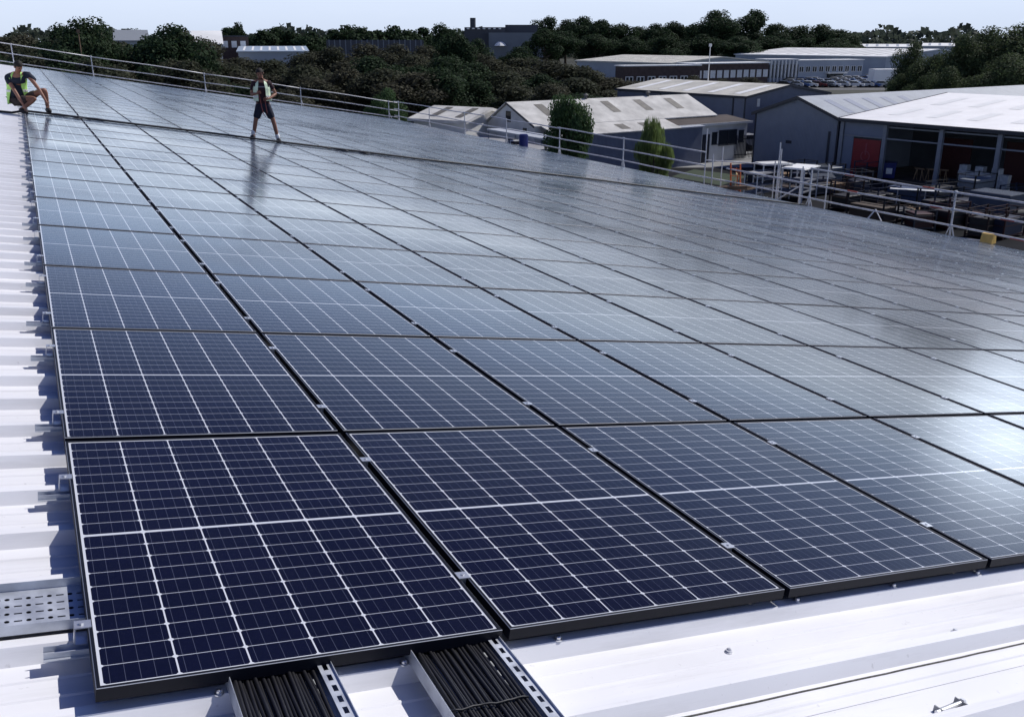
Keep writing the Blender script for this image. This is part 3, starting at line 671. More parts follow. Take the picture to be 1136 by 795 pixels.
skin('shorts', [((-.20, .23, .36), (.17, .14)), ((-.10, .19, .30), .105), ((.22, .05, .45), .098), ((-.28, .18, .28), .105), ((.02, -.08, .32), .095)], [(0, 1), (1, 2), (0, 3), (3, 4)], mat('brown_grey_shorts', (.05, .035, .035), .85), w2)
torso_vest(w2, [((-.24, .24, .20), .20, .18, 1.1), ((-.21, .20, .42), .215, .185, .7), ((-.19, .10, .58), .20, .165, .5), ((-.17, .02, .73), .21, .165, .45), ((-.15, -.03, .83), .17, .13, .5), ((-.13, -.06, .90), .10, .09, .7)], .5, m_vest)
torso_vest(w2, [((-.20, .16, .475), .218, .185, .65), ((-.195, .13, .525), .213, .18, .6)], .5, m_refl).name = 'reflective_band'
skin('boot', [((.36, .16, .06), .062), ((.37, .13, .06), .068), ((.39, .02, .05), .062), ((.41, -.10, .042), .052), ((.42, -.13, .04), .045)], [(0, 1), (1, 2), (2, 3), (3, 4)], m_boot, w2, 1)
skin('boot', [((-.19, .02, .08), .062), ((-.17, .0, .075), .068), ((-.12, -.12, .055), .062), ((-.07, -.20, .042), .052), ((-.05, -.24, .04), .045)], [(0, 1), (1, 2), (2, 3), (3, 4)], m_boot, w2, 1)

# ================================================================== BUILDINGS
m_blue = mat('grey_blue_cladding', (.22, .245, .30), .5, 0, .06, 1.2, wave=2.2, wdir='Y')
m_bluex = mat('grey_blue_cladding_end', (.17, .20, .27), .5, 0, .06, 1.2, wave=2.2, wdir='X')
m_deep = mat('deep_blue_cladding', (.125, .145, .205), .5, 0, .08, 1.2, wave=2.2, wdir='X')
m_grayroof = mat('pale_grey_roof_sheet', (.40, .43, .46), .45, 0, .08, .9, wave=1.6, wdir='X')
m_whiteroof = mat('white_roof_sheet', (.83, .82, .82), .5, 0, .06, .7, wave=1.6, wdir='Y')
m_fc = mat('fibre_cement_roof', (.60, .585, .55), .8, 0, .22, .8, wave=2.6, wdir='X')
m_fcy = mat('fibre_cement_roof_b', (.56, .54, .48), .8, 0, .2, .5, wave=2.6, wdir='Y')
m_lite = mat('rooflight_sheet', (.86, .86, .84), .5, 0, .05, 1); m_dlite = mat('dirty_rooflight', (.14, .13, .11), .6, 0, .3, 2)
m_trim = mat('dark_trim', (.018, .022, .035), .5, 0, .1, 2); m_win = mat('window_glass', (.02, .025, .03), .1, 0, .1, 2)
m_wframe = mat('white_window_frame', (.75, .75, .74), .5); m_render = mat('white_render', (.62, .62, .60), .8, 0, .12, 1)
m_brick = mat('dark_brick', (.075, .052, .048), .9, 0, .25, 1.5); m_browndk = mat('dark_brown_felt_roof', (.055, .042, .038), .85, 0, .25, 1)
m_post = mat('grey_steel_post', (.22, .24, .28), .5, 0, .1, 2); m_rdoor = mat('red_shutter', (.24, .010, .016), .5, 0, .12, 2)
m_pink = mat('faint_logo_paint', (.30, .06, .08), .6)
ANG = R(8.2)
def slab(b, a, c, d, e, t=.12, mi=0):
    """thin roof slab: four top points, thickness t downwards"""
    vs = [Vector(p) for p in (a, c, d, e)]; lo = [v - Vector((0, 0, t)) for v in vs]
    b.add(vs+lo, [(0, 1, 2, 3), (7, 6, 5, 4), (0, 4, 5, 1), (1, 5, 6, 2), (2, 6, 7, 3), (3, 7, 4, 0)], mi)
# ---- A: grey gabled unit (ridge along +x)
A1 = empty('gabled_unit', (58.6, 54.7, 0), 'grey clad gabled industrial unit with pale grey roof at the right', 'building', (0, 0, ANG))
b = MB(); b.prism([(0, .15, 0), (0, 8.7, 0), (0, 8.7, 4.40), (0, 4.25, 5.88), (0, .15, 4.42)], (42, 0, 0)); b.build('wall', m_blue, A1)
b = MB(); slab(b, (-.25, -.05, 4.50), (42, -.05, 4.50), (42, 4.25, 6.02), (-.25, 4.25, 6.02)); slab(b, (-.25, 4.25, 6.02), (42, 4.25, 6.02), (42, 8.95, 4.46), (-.25, 8.95, 4.46)); rf = b.build('roof', m_grayroof, A1)
for k in range(5):
    x = 2.0+2.6*k; b = MB(); f_ = lambda yy: 4.50+(yy+.05)*(1.52/4.3)+.02
    b.poly([(x, .7, f_(.7)), (x+.9, .7, f_(.7)), (x+.9, 3.3, f_(3.3)), (x, 3.3, f_(3.3))]); b.build('rooflight', mat('grey_blue_rooflight', (.27, .30, .37), .4), rf)
b = MB(); b.prism([(-.30, -.10, 4.28), (-.30, 4.25, 5.82), (-.30, 4.25, 6.06), (-.30, -.10, 4.54)], (.08, 0, 0)); b.prism([(-.30, 4.25, 5.82), (-.30, 9.0, 4.22), (-.30, 9.0, 4.48), (-.30, 4.25, 6.06)], (.08, 0, 0)); b.build('bargeboard', m_trim, A1)
for (y0_, y1_, m_) in ((.0, .14, m_trim), (.75, .95, m_trim), (8.62, 8.75, m_trim)):
    b = MB(); b.box(-.06, y0_, 0, -.003, y1_, 4.4 if y0_ != .75 else 3.4); b.build('downpipe', m_, A1)
b = MB(); b.box(-.02, 4.6, 2.1, -.003, 5.2, 2.35); b.build('wall_vent', m_trim, A1)
# ---- A2: open fronted shed
A2 = empty('open_fronted_shed', (58.6, 54.7, 0), 'open fronted shed with broad white roof and grey columns at the right edge', 'building', (0, 0, ANG))
Yn, Ys = -.12, -32
b = MB(); slab(b, (-.35, Ys, 4.56), (14.8, Ys, 6.06), (14.8, Yn, 6.06), (-.35, Yn, 4.56)); rf = b.build('roof', m_whiteroof, A2)
b = MB(); slab(b, (14.8, Ys, 6.06), (29, Ys, 4.6), (29, Yn, 4.6), (14.8, Yn, 6.06)); b.build('far_roof_slope', m_grayroof, A2)
zz = lambda a: 4.56+(a+.35)*(1.5/15.15)+.015
for k in range(9):
    y0_ = -2.6-3.3*k
    for (a0, a1) in ((2.5, 6.0), (8.2, 12.4)):
        b = MB(); b.quad((a0, y0_-.9, zz(a0)), (a1, y0_-.9, zz(a1)), (a1, y0_, zz(a1)), (a0, y0_, zz(a0))); b.build('rooflight', m_lite, rf)
b = MB(); b.box(-.42, Ys, 4.30, -.36, Yn, 4.58); b.build('fascia', m_trim, A2)
b = MB(); b.prism([(-.3, Yn+.02, 4.2), (14.8, Yn+.02, 5.7), (14.8, Yn+.02, 6.1), (-.3, Yn+.02, 4.6)], (0, .06, 0)); b.build('verge', m_trim, A2)
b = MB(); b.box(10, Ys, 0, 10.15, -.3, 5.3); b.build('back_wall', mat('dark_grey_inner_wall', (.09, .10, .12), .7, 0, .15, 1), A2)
b = MB(); b.box(0, -.30, 0, 10, -.15, 4.4); b.build('side_wall', m_bluex, A2)
cols_ = [-.35, -4.25, -8.9, -13.3, -17.8, -22.3, -26.8]
for y_ in cols_:
    b = MB(); b.box(-.12, y_-.16, 0, -.09, y_+.16, 4.3); b.box(.09, y_-.16, 0, .12, y_+.16, 4.3); b.box(-.09, y_-.02, 0, .09, y_+.02, 4.3); b.build('column', m_post, A2)
for i in range(len(cols_)-1):
    b = MB(); b.box(-.05, cols_[i+1]+.17, 3.20, .05, cols_[i]-.17, 3.30); b.build('beam', m_post, A2)
    b = MB(); b.box(.10, cols_[i+1]+.17, 4.05, .20, cols_[i]-.17, 4.15); b.build('beam', m_post, A2)
b = MB(); b.box(-.01, -4.08, 3.31, .03, -.52, 4.29); b.build('over_door_panel', m_bluex, A2)
b = MB(); b.box(.0, -1.45, 0, .06, -.52, 3.19); b.build('side_panel', m_bluex, A2)
rd = MB(); rd.box(.0, -3.95, 0, .06, -1.5, 3.05); rd_ = rd.build('shutter_door', m_rdoor, A2)
b = MB(); n_ = 20
for k in range(n_):
    a0, a1 = 2*math.pi*k/n_, 2*math.pi*(k+1)/n_
    if not (2 < k < 4):
        b.quad((-.006, -2.7+.42*math.cos(a0), 1.75+.42*math.sin(a0)), (-.006, -2.7+.42*math.cos(a1), 1.75+.42*math.sin(a1)), (-.006, -2.7+.34*math.cos(a1), 1.75+.34*math.sin(a1)), (-.006, -2.7+.34*math.cos(a0), 1.75+.34*math.sin(a0)))
b.box(-.008, -2.75, 1.85, -.004, -2.65, 2.75); b.build('logo_ring', m_pink, rd_)
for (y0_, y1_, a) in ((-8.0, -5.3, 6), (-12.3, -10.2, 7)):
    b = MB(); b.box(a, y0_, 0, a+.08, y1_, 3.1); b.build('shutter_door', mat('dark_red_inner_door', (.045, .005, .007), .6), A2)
b = MB(); b.box(.3, -30, 0.01, 9.9, -.4, .03); b.build('floor', mat('dusty_concrete_floor', (.12, .10, .09), .9, 0, .3, 1), A2)
# contents of the shed
PAo = Vector((58.6, 54.7, 0)); RA = Matrix.Rotation(ANG, 4, 'Z')
def LA(a, b_, z=0): return PAo + RA @ Vector((a, b_, z))
q = random.Random(8); cnt = 0
m_box = mat('white_carton', (.50, .52, .55), .8, 0, .2, 3)
bxm = MB(); bxm.bbox(-.26, -.3, 0, .26, .3, .42, .015); bx = bxm.mesh('carton', m_box)
for col_ in range(6):
    for lv in range(4 - (col_ % 2)):
        o = ob('carton', bx, None, LA(1.6+.1*q.random(), -10.1-.63*col_, .04+.424*lv), (0, 0, ANG+q.uniform(-.1, .1)))
        tag(o, 'white carton in the stacked heap inside the third bay of the open shed', 'carton', 'white cartons stacked in the shed')
for k in range(3):
    e = empty('work_trestle', LA(2.5+k*.4, -6.0-k*.75), ['timber trestle inside the second bay, leftmost of three', 'timber trestle inside the second bay, middle of three', 'timber trestle inside the second bay, rightmost of three'][k], 'trestle', (0, 0, ANG), 'trestles in the shed')
    for s_ in (-1, 1):
        b = MB(); b.tube([(-.25, s_*.3, 0), (0, s_*.22, .9)], .04, 4); b.tube([(.25, s_*.3, 0), (0, s_*.22, .9)], .04, 4); b.build('leg', mat('raw_timber', (.30, .20, .12), .8), e)
    b = MB(); b.box(-.06, -.4, .88, .06, .4, .98); b.build('top_beam', mat('raw_timber', (.30, .20, .12), .8), e)
# ---- B: long low shed
Bb = empty('long_shed', (35.96, 64.7, 0), 'long low shed with stained pale roof, dark roof lights and white gable end', 'building', (0, 0, ANG))
b = MB(); b.prism([(0, 0, 0), (0, 7.2, 0), (0, 7.2, 3.6), (0, 3.8, 5.5), (0, 0, 3.95)], (20.6, 0, 0)); b.build('wall', m_render, Bb)
b = MB(); slab(b, (-.2, -.15, 4.0), (20.7, -.15, 4.0), (20.7, 3.8, 5.66), (-.2, 3.8, 5.66), .08); slab(b, (-.2, 3.8, 5.66), (20.7, 3.8, 5.66), (20.7, 7.4, 3.66), (-.2, 7.4, 3.66), .08); rf = b.build('roof', m_fc, Bb)
fz = lambda yy: 4.0+(yy+.15)*(1.66/3.95)+.02
for x in (2.2, 5.6, 9.4, 13.2, 17.0):
    b = MB(); b.quad((x, 1.3, fz(1.3)), (x+.9, 1.3, fz(1.3)), (x+.9, 3.2, fz(3.2)), (x, 3.2, fz(3.2))); b.build('rooflight', m_dlite, rf)
for x in (8.3, 15.6): 
    b = MB(); b.tube([(x, 3.8, 5.6), (x, 3.8, 5.95)], .14, 8); b.tube([(x, 3.8, 5.95), (x, 3.8, 6.02), (x, 3.8, 6.10)], .26, 8, r2=.06); b.build('roof_vent', mat('dark_vent', (.08, .08, .08), .7), rf)
b = MB(); b.prism([(-.24, -.2, 3.85), (-.24, 3.8, 5.55), (-.24, 3.8, 5.70), (-.24, -.2, 4.02)], (.05, 0, 0)); b.build('bargeboard', m_trim, Bb)
b = MB(); b.box(-.03, 3.3, 4.1, -.004, 4.0, 4.95); w_ = b.build('window', m_win, Bb)
b = MB(); b.box(-.03, 1.0, 3.1, -.004, 1.6, 3.75); w_ = b.build('window', m_win, Bb)
b = MB()
for (y0_, y1_) in ((.94, 1.0), (1.6, 1.66)): b.box(-.04, y0_, 3.04, -.006, y1_, 3.81)
b.build('frame', m_wframe, w_)
L_ = empty('lean_to', (35.96, 64.7, 0), 'blue clad lean-to with pale roof along the front of the long shed', 'building', (0, 0, ANG))
b = MB(); slab(b, (.5, -2.45, 3.36), (13.9, -2.45, 3.36), (13.9, -.2, 3.98), (.5, -.2, 3.98), .07); rf = b.build('roof', m_fc, L_)
for x in (7.6, 10.2):
    b = MB(); f2 = lambda yy: 3.36+(yy+2.45)*(.62/2.25)+.02; b.quad((x, -1.9, f2(-1.9)), (x+1.0, -1.9, f2(-1.9)), (x+1.0, -.8, f2(-.8)), (x, -.8, f2(-.8))); b.build('rooflight', m_dlite, rf)
b = MB(); b.box(.6, -2.3, 0, 16.6, -2.2, 3.26); b.box(.6, -2.3, 0, .7, -.05, 3.26); b.box(16.5, -2.2, 0, 16.6, -.2, 3.26); b.build('wall', m_deep, L_)
b = MB(); slab(b, (13.95, -2.45, 3.38), (16.8, -2.45, 3.38), (16.8, -1.75, 3.42), (13.95, -1.75, 3.42), .1); b.build('parapet', mat('pale_edge_trim', (.45, .47, .50), .5), L_)
D_ = empty('flat_roof_office', (35.96, 64.7, 0), 'low white office with dark brown felt roof beside the long shed', 'building', (0, 0, ANG))
b = MB(); slab(b, (14.1, -1.7, 3.44), (23.6, -1.7, 3.44), (22.4, .3, 3.95), (14.0, .3, 3.95), .15); b.build('roof', m_browndk, D_)
b = MB(); b.box(14.1, -1.78, 3.26, 23.7, -1.71, 3.46); b.build('fascia', m_render, D_)
b = MB(); b.box(17.2, -1.5, 0, 23.3, .2, 3.27); b.build('wall', m_render, D_)
b = MB(); b.box(19.6, -1.56, 1.5, 21.8, -1.51, 2.7); w_ = b.build('window', m_win, D_)
b = MB()
for x in (19.54, 20.66, 21.80): b.box(x, -1.60, 1.44, x+.08, -1.565, 2.76)
b.box(19.54, -1.60, 2.7, 21.88, -1.565, 2.78); b.box(19.54, -1.60, 1.40, 21.88, -1.565, 1.48); b.build('frame', m_trim, w_)
b = MB(); b.box(17.5, -1.56, 0.05, 18.4, -1.51, 2.5); b.build('door', m_trim, D_)
for x in (18.7, 22.2):
    b = MB(); b.box(x, -1.56, 1.6, x+.65, -1.51, 2.6); w2_ = b.build('window', m_win, D_); b = MB(); b.box(x-.06, -1.60, 1.52, x+.71, -1.565, 1.6); b.box(x-.06, -1.60, 2.6, x+.71, -1.565, 2.66); b.build('frame', m_trim, w2_)
# ---- C: mid unit
Cc = empty('mid_warehouse', (66.31, 75.27, 0), 'blue grey warehouse with buff roof and white strips beyond the long shed', 'building', (0, 0, ANG))
b = MB(); b.prism([(0, 0, 0), (13.3, 0, 0), (13.3, 0, 4.85), (6.65, 0, 5.82), (0, 0, 4.85)], (0, 20, 0)); b.build('wall', m_deep, Cc)
b = MB(); slab(b, (-.2, -.2, 4.98), (-.2, 20.2, 4.98), (6.65, 20.2, 6.0), (6.65, -.2, 6.0), .1); slab(b, (6.65, -.2, 6.0), (6.65, 20.2, 6.0), (13.5, 20.2, 4.98), (13.5, -.2, 4.98), .1); rf = b.build('roof', m_fcy, Cc)
for k in range(5):
    y0_ = 1.6+3.8*k; f3 = lambda a: 4.98+(a+.2)*(1.02/6.85)+.02
    b = MB(); b.quad((.8, y0_, f3(.8)), (5.8, y0_, f3(5.8)), (5.8, y0_+.9, f3(5.8)), (.8, y0_+.9, f3(.8))); b.build('rooflight', m_lite, rf)
b = MB(); b.prism([(-.25, -.26, 4.78), (6.65, -.26, 5.80), (6.65, -.26, 6.04), (-.25, -.26, 5.02)], (0, .05, 0)); b.prism([(6.65, -.26, 5.80), (13.55, -.26, 4.78), (13.55, -.26, 5.02), (6.65, -.26, 6.04)], (0, .05, 0)); b.box(-.27, -.2, 4.78, -.21, 20.2, 5.02); b.build('bargeboard', m_trim, Cc)
for (x, y_) in ((-.06, 1.6), (-.06, 12.5), (-.06, -.02)): b = MB(); b.box(x, y_, 0, x+.05, y_+.18, 4.8); b.build('downpipe', m_trim, Cc)
b = MB(); b.box(1.7, -.05, 3.9, 2.1, -.004, 4.7); b.build('wall_sign', m_render, Cc)
# ---- generic gable warehouse by two front eave pixels
def warehouse(u0, v0, u1, v1, h, depth, rise, wallm, roofm, name, label, lites=0, litem=None, cat='building', dist=None):
    if dist: A, B = AT(u0, v0, dist), AT(u1, v1, dist); h = A.z; A.z = B.z = 0
    else: A, B = G(u0, v0, h), G(u1, v1, h)
    d = (B-A); d.z = 0; L = d.length; an = math.atan2(d.y, d.x)
    e = empty(name, (A.x, A.y, 0), label, cat, (0, 0, an))
    b = MB(); b.prism([(0, 0, 0), (0, depth, 0), (0, depth, h-.1), (0, depth/2, h+rise-.15), (0, 0, h-.1)], (L, 0, 0)); b.build('wall', wallm, e)
    b = MB(); slab(b, (-.4, -.4, h), (L+.4, -.4, h), (L+.4, depth/2, h+rise), (-.4, depth/2, h+rise), .25); slab(b, (-.4, depth/2, h+rise), (L+.4, depth/2, h+rise), (L+.4, depth+.4, h), (-.4, depth+.4, h), .25); rf = b.build('roof', roofm, e)
    for k in range(lites):
        x = L*(k+.5)/lites; s = rise/(depth/2+.4); b = MB(); y0_, y1_ = depth*.06, depth*.44
        b.quad((x, y0_, h+(y0_+.4)*s+.04), (x+L/lites*.25, y0_, h+(y0_+.4)*s+.04), (x+L/lites*.25, y1_, h+(y1_+.4)*s+.04), (x, y1_, h+(y1_+.4)*s+.04)); b.build('rooflight', litem or m_lite, rf)
    return e, L
m_plainw = mat('pale_blue_grey_wall', (.30, .34, .40), .6, 0, .08, .3); m_roofw = mat('bright_white_far_roof', (.82, .82, .80), .6, 0, .1, .12)
warehouse(459, 131, 516, 134, 4.2, 7.0, .85, m_render, m_fc, 'small_shed', 'small shed with stained cream roof and two dark skylights beyond the end rail', 2, m_dlite)
warehouse(816, 60, 983, 62.7, 6.0, 50, 1.9, m_plainw, m_roofw, 'white_roof_warehouse', 'large distant warehouse with long bright white ribbed roof', 14, mat('dull_rooflight', (.50, .50, .49), .6))
warehouse(640, 67, 745, 70, 5.8, 30, 1.2, m_plainw, m_fcy, 'pale_roof_factory', 'distant pale roofed factory behind the dark tree clump', 0)
warehouse(943, 52, 1012, 52.5, 8, 30, 1.0, m_plainw, m_roofw, 'far_warehouse', 'low far white warehouse above the big white roof, left of two', 6, m_plainw, dist=420)
warehouse(1024, 51, 1058, 52, 8, 30, 1.0, m_plainw, m_roofw, 'far_warehouse', 'low far white warehouse above the big white roof, right of two', 3, m_plainw, dist=420)
warehouse(264, 57, 341, 55, 7.0, 40, 1.0, m_plainw, mat('blue_grey_far_roof', (.34, .40, .47), .4, 0, .1, .2), 'blue_roof_warehouse', 'distant warehouse with curved blue grey roof behind the left trees', 8, m_lite, dist=235)
warehouse(128, 45, 164, 47, 7.4, 26, 2.0, m_plainw, mat('mid_grey_far_roof', (.24, .26, .28), .6), 'grey_gable_barn', 'grey roofed barn showing between the left tree tops', dist=200)
warehouse(214, 49, 246, 50, 9, 22, 2.9, m_render, m_roofw, 'white_roof_barn', 'steep bright white roof beyond the left tree belt', dist=230)
A, B = AT(243, 50, 260), AT(276, 50, 260); e = empty('brick_terrace', (A.x, A.y, 0), 'dark flat roofed block right of the white block on the skyline', 'building', (0, 0, math.atan2(B.y-A.y, B.x-A.x)))
L = (B-A).length; b = MB(); b.box(0, 0, 0, L, 10, 11.2); b.build('wall', m_brick, e); b = MB(); b.box(-.2, -.3, 11.2, L+.2, 10.2, 11.5); b.build('roof', m_trim, e)
for k in range(3):
    b = MB(); b.box(L*(.12+.3*k), -.08, 8.6, L*(.30+.3*k), -.01, 10.2); b.build('window', m_wframe, e)
# D: brick building with windows
def facade(u0, u1, vtop, dist0, dist1, depth, wallm, name, label, rows, wm, fm, ncol, rm=None, base=0):
    A, B = AT(u0, vtop, dist0), AT(u1, vtop, dist1); h = A.z; an = math.atan2(B.y-A.y, B.x-A.x); A0 = Vector((A.x, A.y, 0)); L = (Vector((B.x, B.y, 0))-A0).length
    e = empty(name, A0, label, 'building', (0, 0, an)); b = MB(); b.box(0, 0, 0, L, depth, h); b.build('wall', wallm, e)
    b = MB(); b.box(-.2, -.2, h, L+.2, depth+.2, h+.18); b.build('roof', rm or m_roofw, e)
    for (z0, z1) in rows:
        for k in range(ncol):
            x0, x1 = L*(k+.22)/ncol, L*(k+.80)/ncol
            b = MB(); b.box(x0, -.06, z0, x1, -.012, z1); w_ = b.build('window', wm, e)
            b = MB(); mx_ = (x0+x1)/2
            for (a, c_) in ((x0-.12, x0), (mx_-.08, mx_+.08), (x1, x1+.12)): b.box(a, -.10, z0-.12, c_, -.065, z1+.12)
            b.box(x0, -.10, z1, x1, -.065, z1+.12); b.box(x0, -.10, z0-.12, x1, -.065, z0); b.build('frame', fm, w_)
    return e, L, h
facade(692, 777, 74, 170, 178, 3, m_brick, 'brick_workshop', 'dark brick workshop with a row of five white framed windows', [(2.3, 4.3)], m_win, m_wframe, 7)
facade(772, 853, 71.5, 178, 190, 5, m_brick, 'brick_office', 'dark brick office with a band of small bright windows along the top', [(4.0, 5.1), (1.6, 2.6)], m_wframe, m_wframe, 11)
E_, L, h = facade(850, 886, 66.5, 262, 266, 6, m_plainw, 'finned_block', 'pale office block with tall vertical fins behind the car park', [], m_win, m_wframe, 1)
for k in range(9):
    x0 = L*(k+.2)/9; b = MB(); b.box(x0, -.45, 0, x0+L/22, -.01, h-.2); b.build('fin', m_render, E_)
    b = MB(); b.box(x0+L/20, -.05, 1.0, x0+L/10, -.01, h-1.2); b.build('window', m_win, E_)
E_, L, h = facade(886, 958, 67.5, 266, 280, 6, m_plainw, 'office_block', 'grey office block with dark upper windows and white entrance behind the car park', [(2.5, 3.8)], m_win, m_render, 10)
b = MB(); b.box(L*.42, -1.2, 1.95, L*.72, -.02, 2.25); b.build('canopy', m_render, E_)
b = MB(); b.box(L*.45, -.3, 0.05, L*.69, -.02, 1.9); b.build('entrance', m_win, E_)
# skyline block with chimney
A, B = AT(515, 55, 330), AT(606, 55, 330); e = empty('power_block', (A.x, A.y, 0), 'large grey industrial block with plant on its roof and a chimney on the skyline', 'building', (0, 0, math.atan2(B.y-A.y, B.x-A.x)))
L = (B-A).length; sy = lambda v: 10.5+(44-v)*330/1030*1.0
mk = mat('hazy_blue_grey_wall', (.15, .17, .20), .7, 0, .1, .2, wave=.9)
b = MB(); b.box(L*.30, 0, 0, L, 30, sy(37)); b.build('wall', mk, e)
b = MB(); b.box(0, 4, 0, L*.5, 26, sy(31.5)); b.box(L*.5, 6, sy(37), L*.9, 24, sy(29)); b.build('plant_room', mat('dark_plant_steel', (.05, .055, .07), .7), e)
for k in range(7): b = MB(); b.box(L*(.03+.065*k), 3.2, sy(33.5), L*(.06+.065*k), 3.98, sy(32.2)); b.build('window', m_wframe, e)
b = MB(); b.tube([(L*.10, 8, sy(34)), (L*.10, 8, sy(22))], 1.0, 10); b.build('chimney', mat('dark_plant_steel', (.05, .055, .07), .7), e)
b = MB(); b.tube([(L*.44, -.5, sy(50)), (L*.44, -.5, sy(47.5)), (L*.44, -.5, sy(46))], 2.2, 10, r2=.8); b.build('vent_hood', m_wframe, e)
# fence like long low wall left of it
A, B = AT(362, 47, 300), AT(470, 47, 300); e = empty('long_wall', (A.x, A.y, 0), 'long dark wall with pale piers beyond the tree belt', 'wall', (0, 0, math.atan2(B.y-A.y, B.x-A.x)))
L = (B-A).length; b = MB(); b.box(0, 0, 0, L, .4, 10.4); b.build('wall_face', mat('dark_plant_steel', (.05, .055, .07), .7), e)
for k in range(18): b = MB(); b.box(L*(k+.4)/18, -.12, 0, L*(k+.6)/18, -.01, 10.5); b.build('pier', mk, e)
# masts
for (u, v0, v1, dist, lb) in ((788, 52, 92, 120, 'tall thin white mast in front of the brick office'), (87, 37, 62, 110, 'thin brown pole rising above the left trees')):
    A, B = AT(u, v0, dist), AT(u, v1, dist); e = empty('mast', (A.x, A.y, 0), lb, 'mast'); b = MB(); b.tube([(0, 0, 0), (0, 0, A.z)], .09, 8, r2=.05); b.build('pole', m_wframe if u > 400 else mat('weathered_timber', (.2, .13, .08)), e); b = MB(); b.box(-.16, -.08, A.z, .16, .08, A.z+.35); b.build('lamp_head', m_wframe if u > 400 else mat('weathered_timber', (.2, .13, .08)), e)
# pale canopy beyond the far corner
A = G(540, 143, 4.2); B = G(604, 154, 4.2); e = empty('canopy', (A.x, A.y, 0), 'pale flat canopy roof in front of the white gable end', 'canopy', (0, 0, math.atan2(B.y-A.y, B.x-A.x))); L = (B-A).length
b = MB(); b.box(0, 0, 4.1, L, 1.6, 4.2); b.build('canopy_roof', mat('pale_edge_trim', (.45, .47, .5), .5), e)
for x in (.1, L/2, L-.1):
    b = MB(); b.tube([(x, .1, 0), (x, .1, 4.1)], .05, 6); b.build('post', m_post, e)
A = G(470, 150, 3.0); B = G(560, 168, 3.0); e = empty('low_flat_roof', (A.x, A.y, 0), 'low grey flat roofed store just past the roof corner', 'building', (0, 0, math.atan2(B.y-A.y, B.x-A.x))); L = (B-A).length
b = MB(); b.box(0, 0, 0, L, 4, 2.9); b.build('wall', m_brick, e); b = MB(); b.box(-.2, -.2, 2.9, L+.2, 4.2, 3.0); b.build('roof', mat('grey_felt', (.28, .28, .29), .85, 0, .2, 1), e)

# ================================================================== YARD
def car_mesh(colour, van=False):
    b = MB(); L, Wd = 4.3, 1.75
    prof = [(0, .35), (0, .75), (.15, .85), (1.15, .98), (1.75, 1.42), (3.25, 1.45), (3.95, 1.02), (4.3, .92), (4.3, .38)] if not van else [(0, .35), (0, .95), (.5, 1.15), (1.0, 1.9), (1.3, 2.0), (4.9, 2.0), (4.95, .4)]
    ps = [(x, 0, z) for x, z in prof]; b.prism(ps[::-1], (0, Wd, 0), 0)
    # glass
    if van: gl = [(.62, 1.2), (1.02, 1.85), (1.6, 1.85), (1.6, 1.2)]
    else: gl = [(1.35, 1.0), (1.82, 1.36), (3.2, 1.38), (3.7, 1.03)]
    for yy, s_ in ((-.012, 1), (Wd+.012, -1)):
        P = [(x, yy, z) for x, z in gl]; b.poly(P if s_ < 0 else P[::-1], 1)
    (x0, z0), (x1, z1) = (prof[3], prof[4]) if not van else (prof[2], prof[3])
    n_ = Vector((z0-z1, 0, x1-x0)).normalized()*.012
    b.quad(Vector((x0+.05, .12, z0+.03))+n_, Vector((x0+.05, Wd-.12, z0+.03))+n_, Vector((x1-.05, Wd-.2, z1-.03))+n_, Vector((x1-.05, .2, z1-.03))+n_, 1)
    if not van: b.quad((3.30, .2, 1.44), (3.30, Wd-.2, 1.44), (3.9, Wd-.12, 1.08), (3.9, .12, 1.08), 1)
    for x in (.85, 3.4 if not van else 4.0):
        for yy in (.1, Wd-.1): b.tube([(x, yy-.13, .32), (x, yy+.13, .32)], .32, 12, 2)
    b.v = [(x-2.15, y_-Wd/2, z) for x, y_, z in b.v]
    return b
m_tyre = mat('tyre', (.02, .02, .02), .8)
car_cols = {'white': (.75, .75, .75), 'silver': (.45, .46, .48), 'black': (.015, .015, .018), 'red': (.10, .008, .012), 'blue': (.04, .09, .25), 'grey': (.12, .13, .14)}
cms = {}
for k, c_ in car_cols.items():
    cms[k] = car_mesh(k).mesh('car', [mat('car_paint_'+k, c_, .25, .2, .03, 2), m_win, m_tyre]); 
vanm = car_mesh('white', True).mesh('van', [mat('car_paint_white', (.75, .75, .75), .25), m_win, m_tyre])
q = random.Random(21)
rows_ = [97, 94.5, 92.2, 90.2, 88.5]
for ri, v in enumerate(rows_):
    ncar = 13 - ri
    for k in range(ncar):
        u = 868+ri*3 + (980-868-ri*6)*(k+.5)/ncar + q.uniform(-1.2, 1.2)
        p = G(u, v)
        if q.random() < .1: continue
        col_ = q.choice(['white', 'white', 'silver', 'silver', 'black', 'grey', 'blue', 'red' if ri < 2 else 'white'])
        o = ob('parked_car', cms[col_], None, p, (0, 0, R(-60)+ (math.pi if q.random() < .5 else 0)+q.uniform(-.06, .06)))
        tag(o, '%s car parked in the distant car park among its like' % col_, 'car', '%s cars in the distant car park' % col_)
for (u, v, lb) in ((985, 93, 'white van'),):
    p = G(1000, 96); e = empty('box_trailer', p, 'long white box trailer parked at the right end of the distant car park', 'trailer', (0, 0, R(-20)))
    b = MB(); b.bbox(-8, -1.4, .9, 8, 1.4, 4.0, .08); b.build('box_body', m_roofw, e)
    b = MB(); b.box(-7.5, -1.2, .6, 7.5, 1.2, .9)
    for x in (4.5, 5.8, 7): b.tube([(x, -1.2, .5), (x, 1.2, .5)], .5, 10)
    b.build('chassis', m_trim, e)
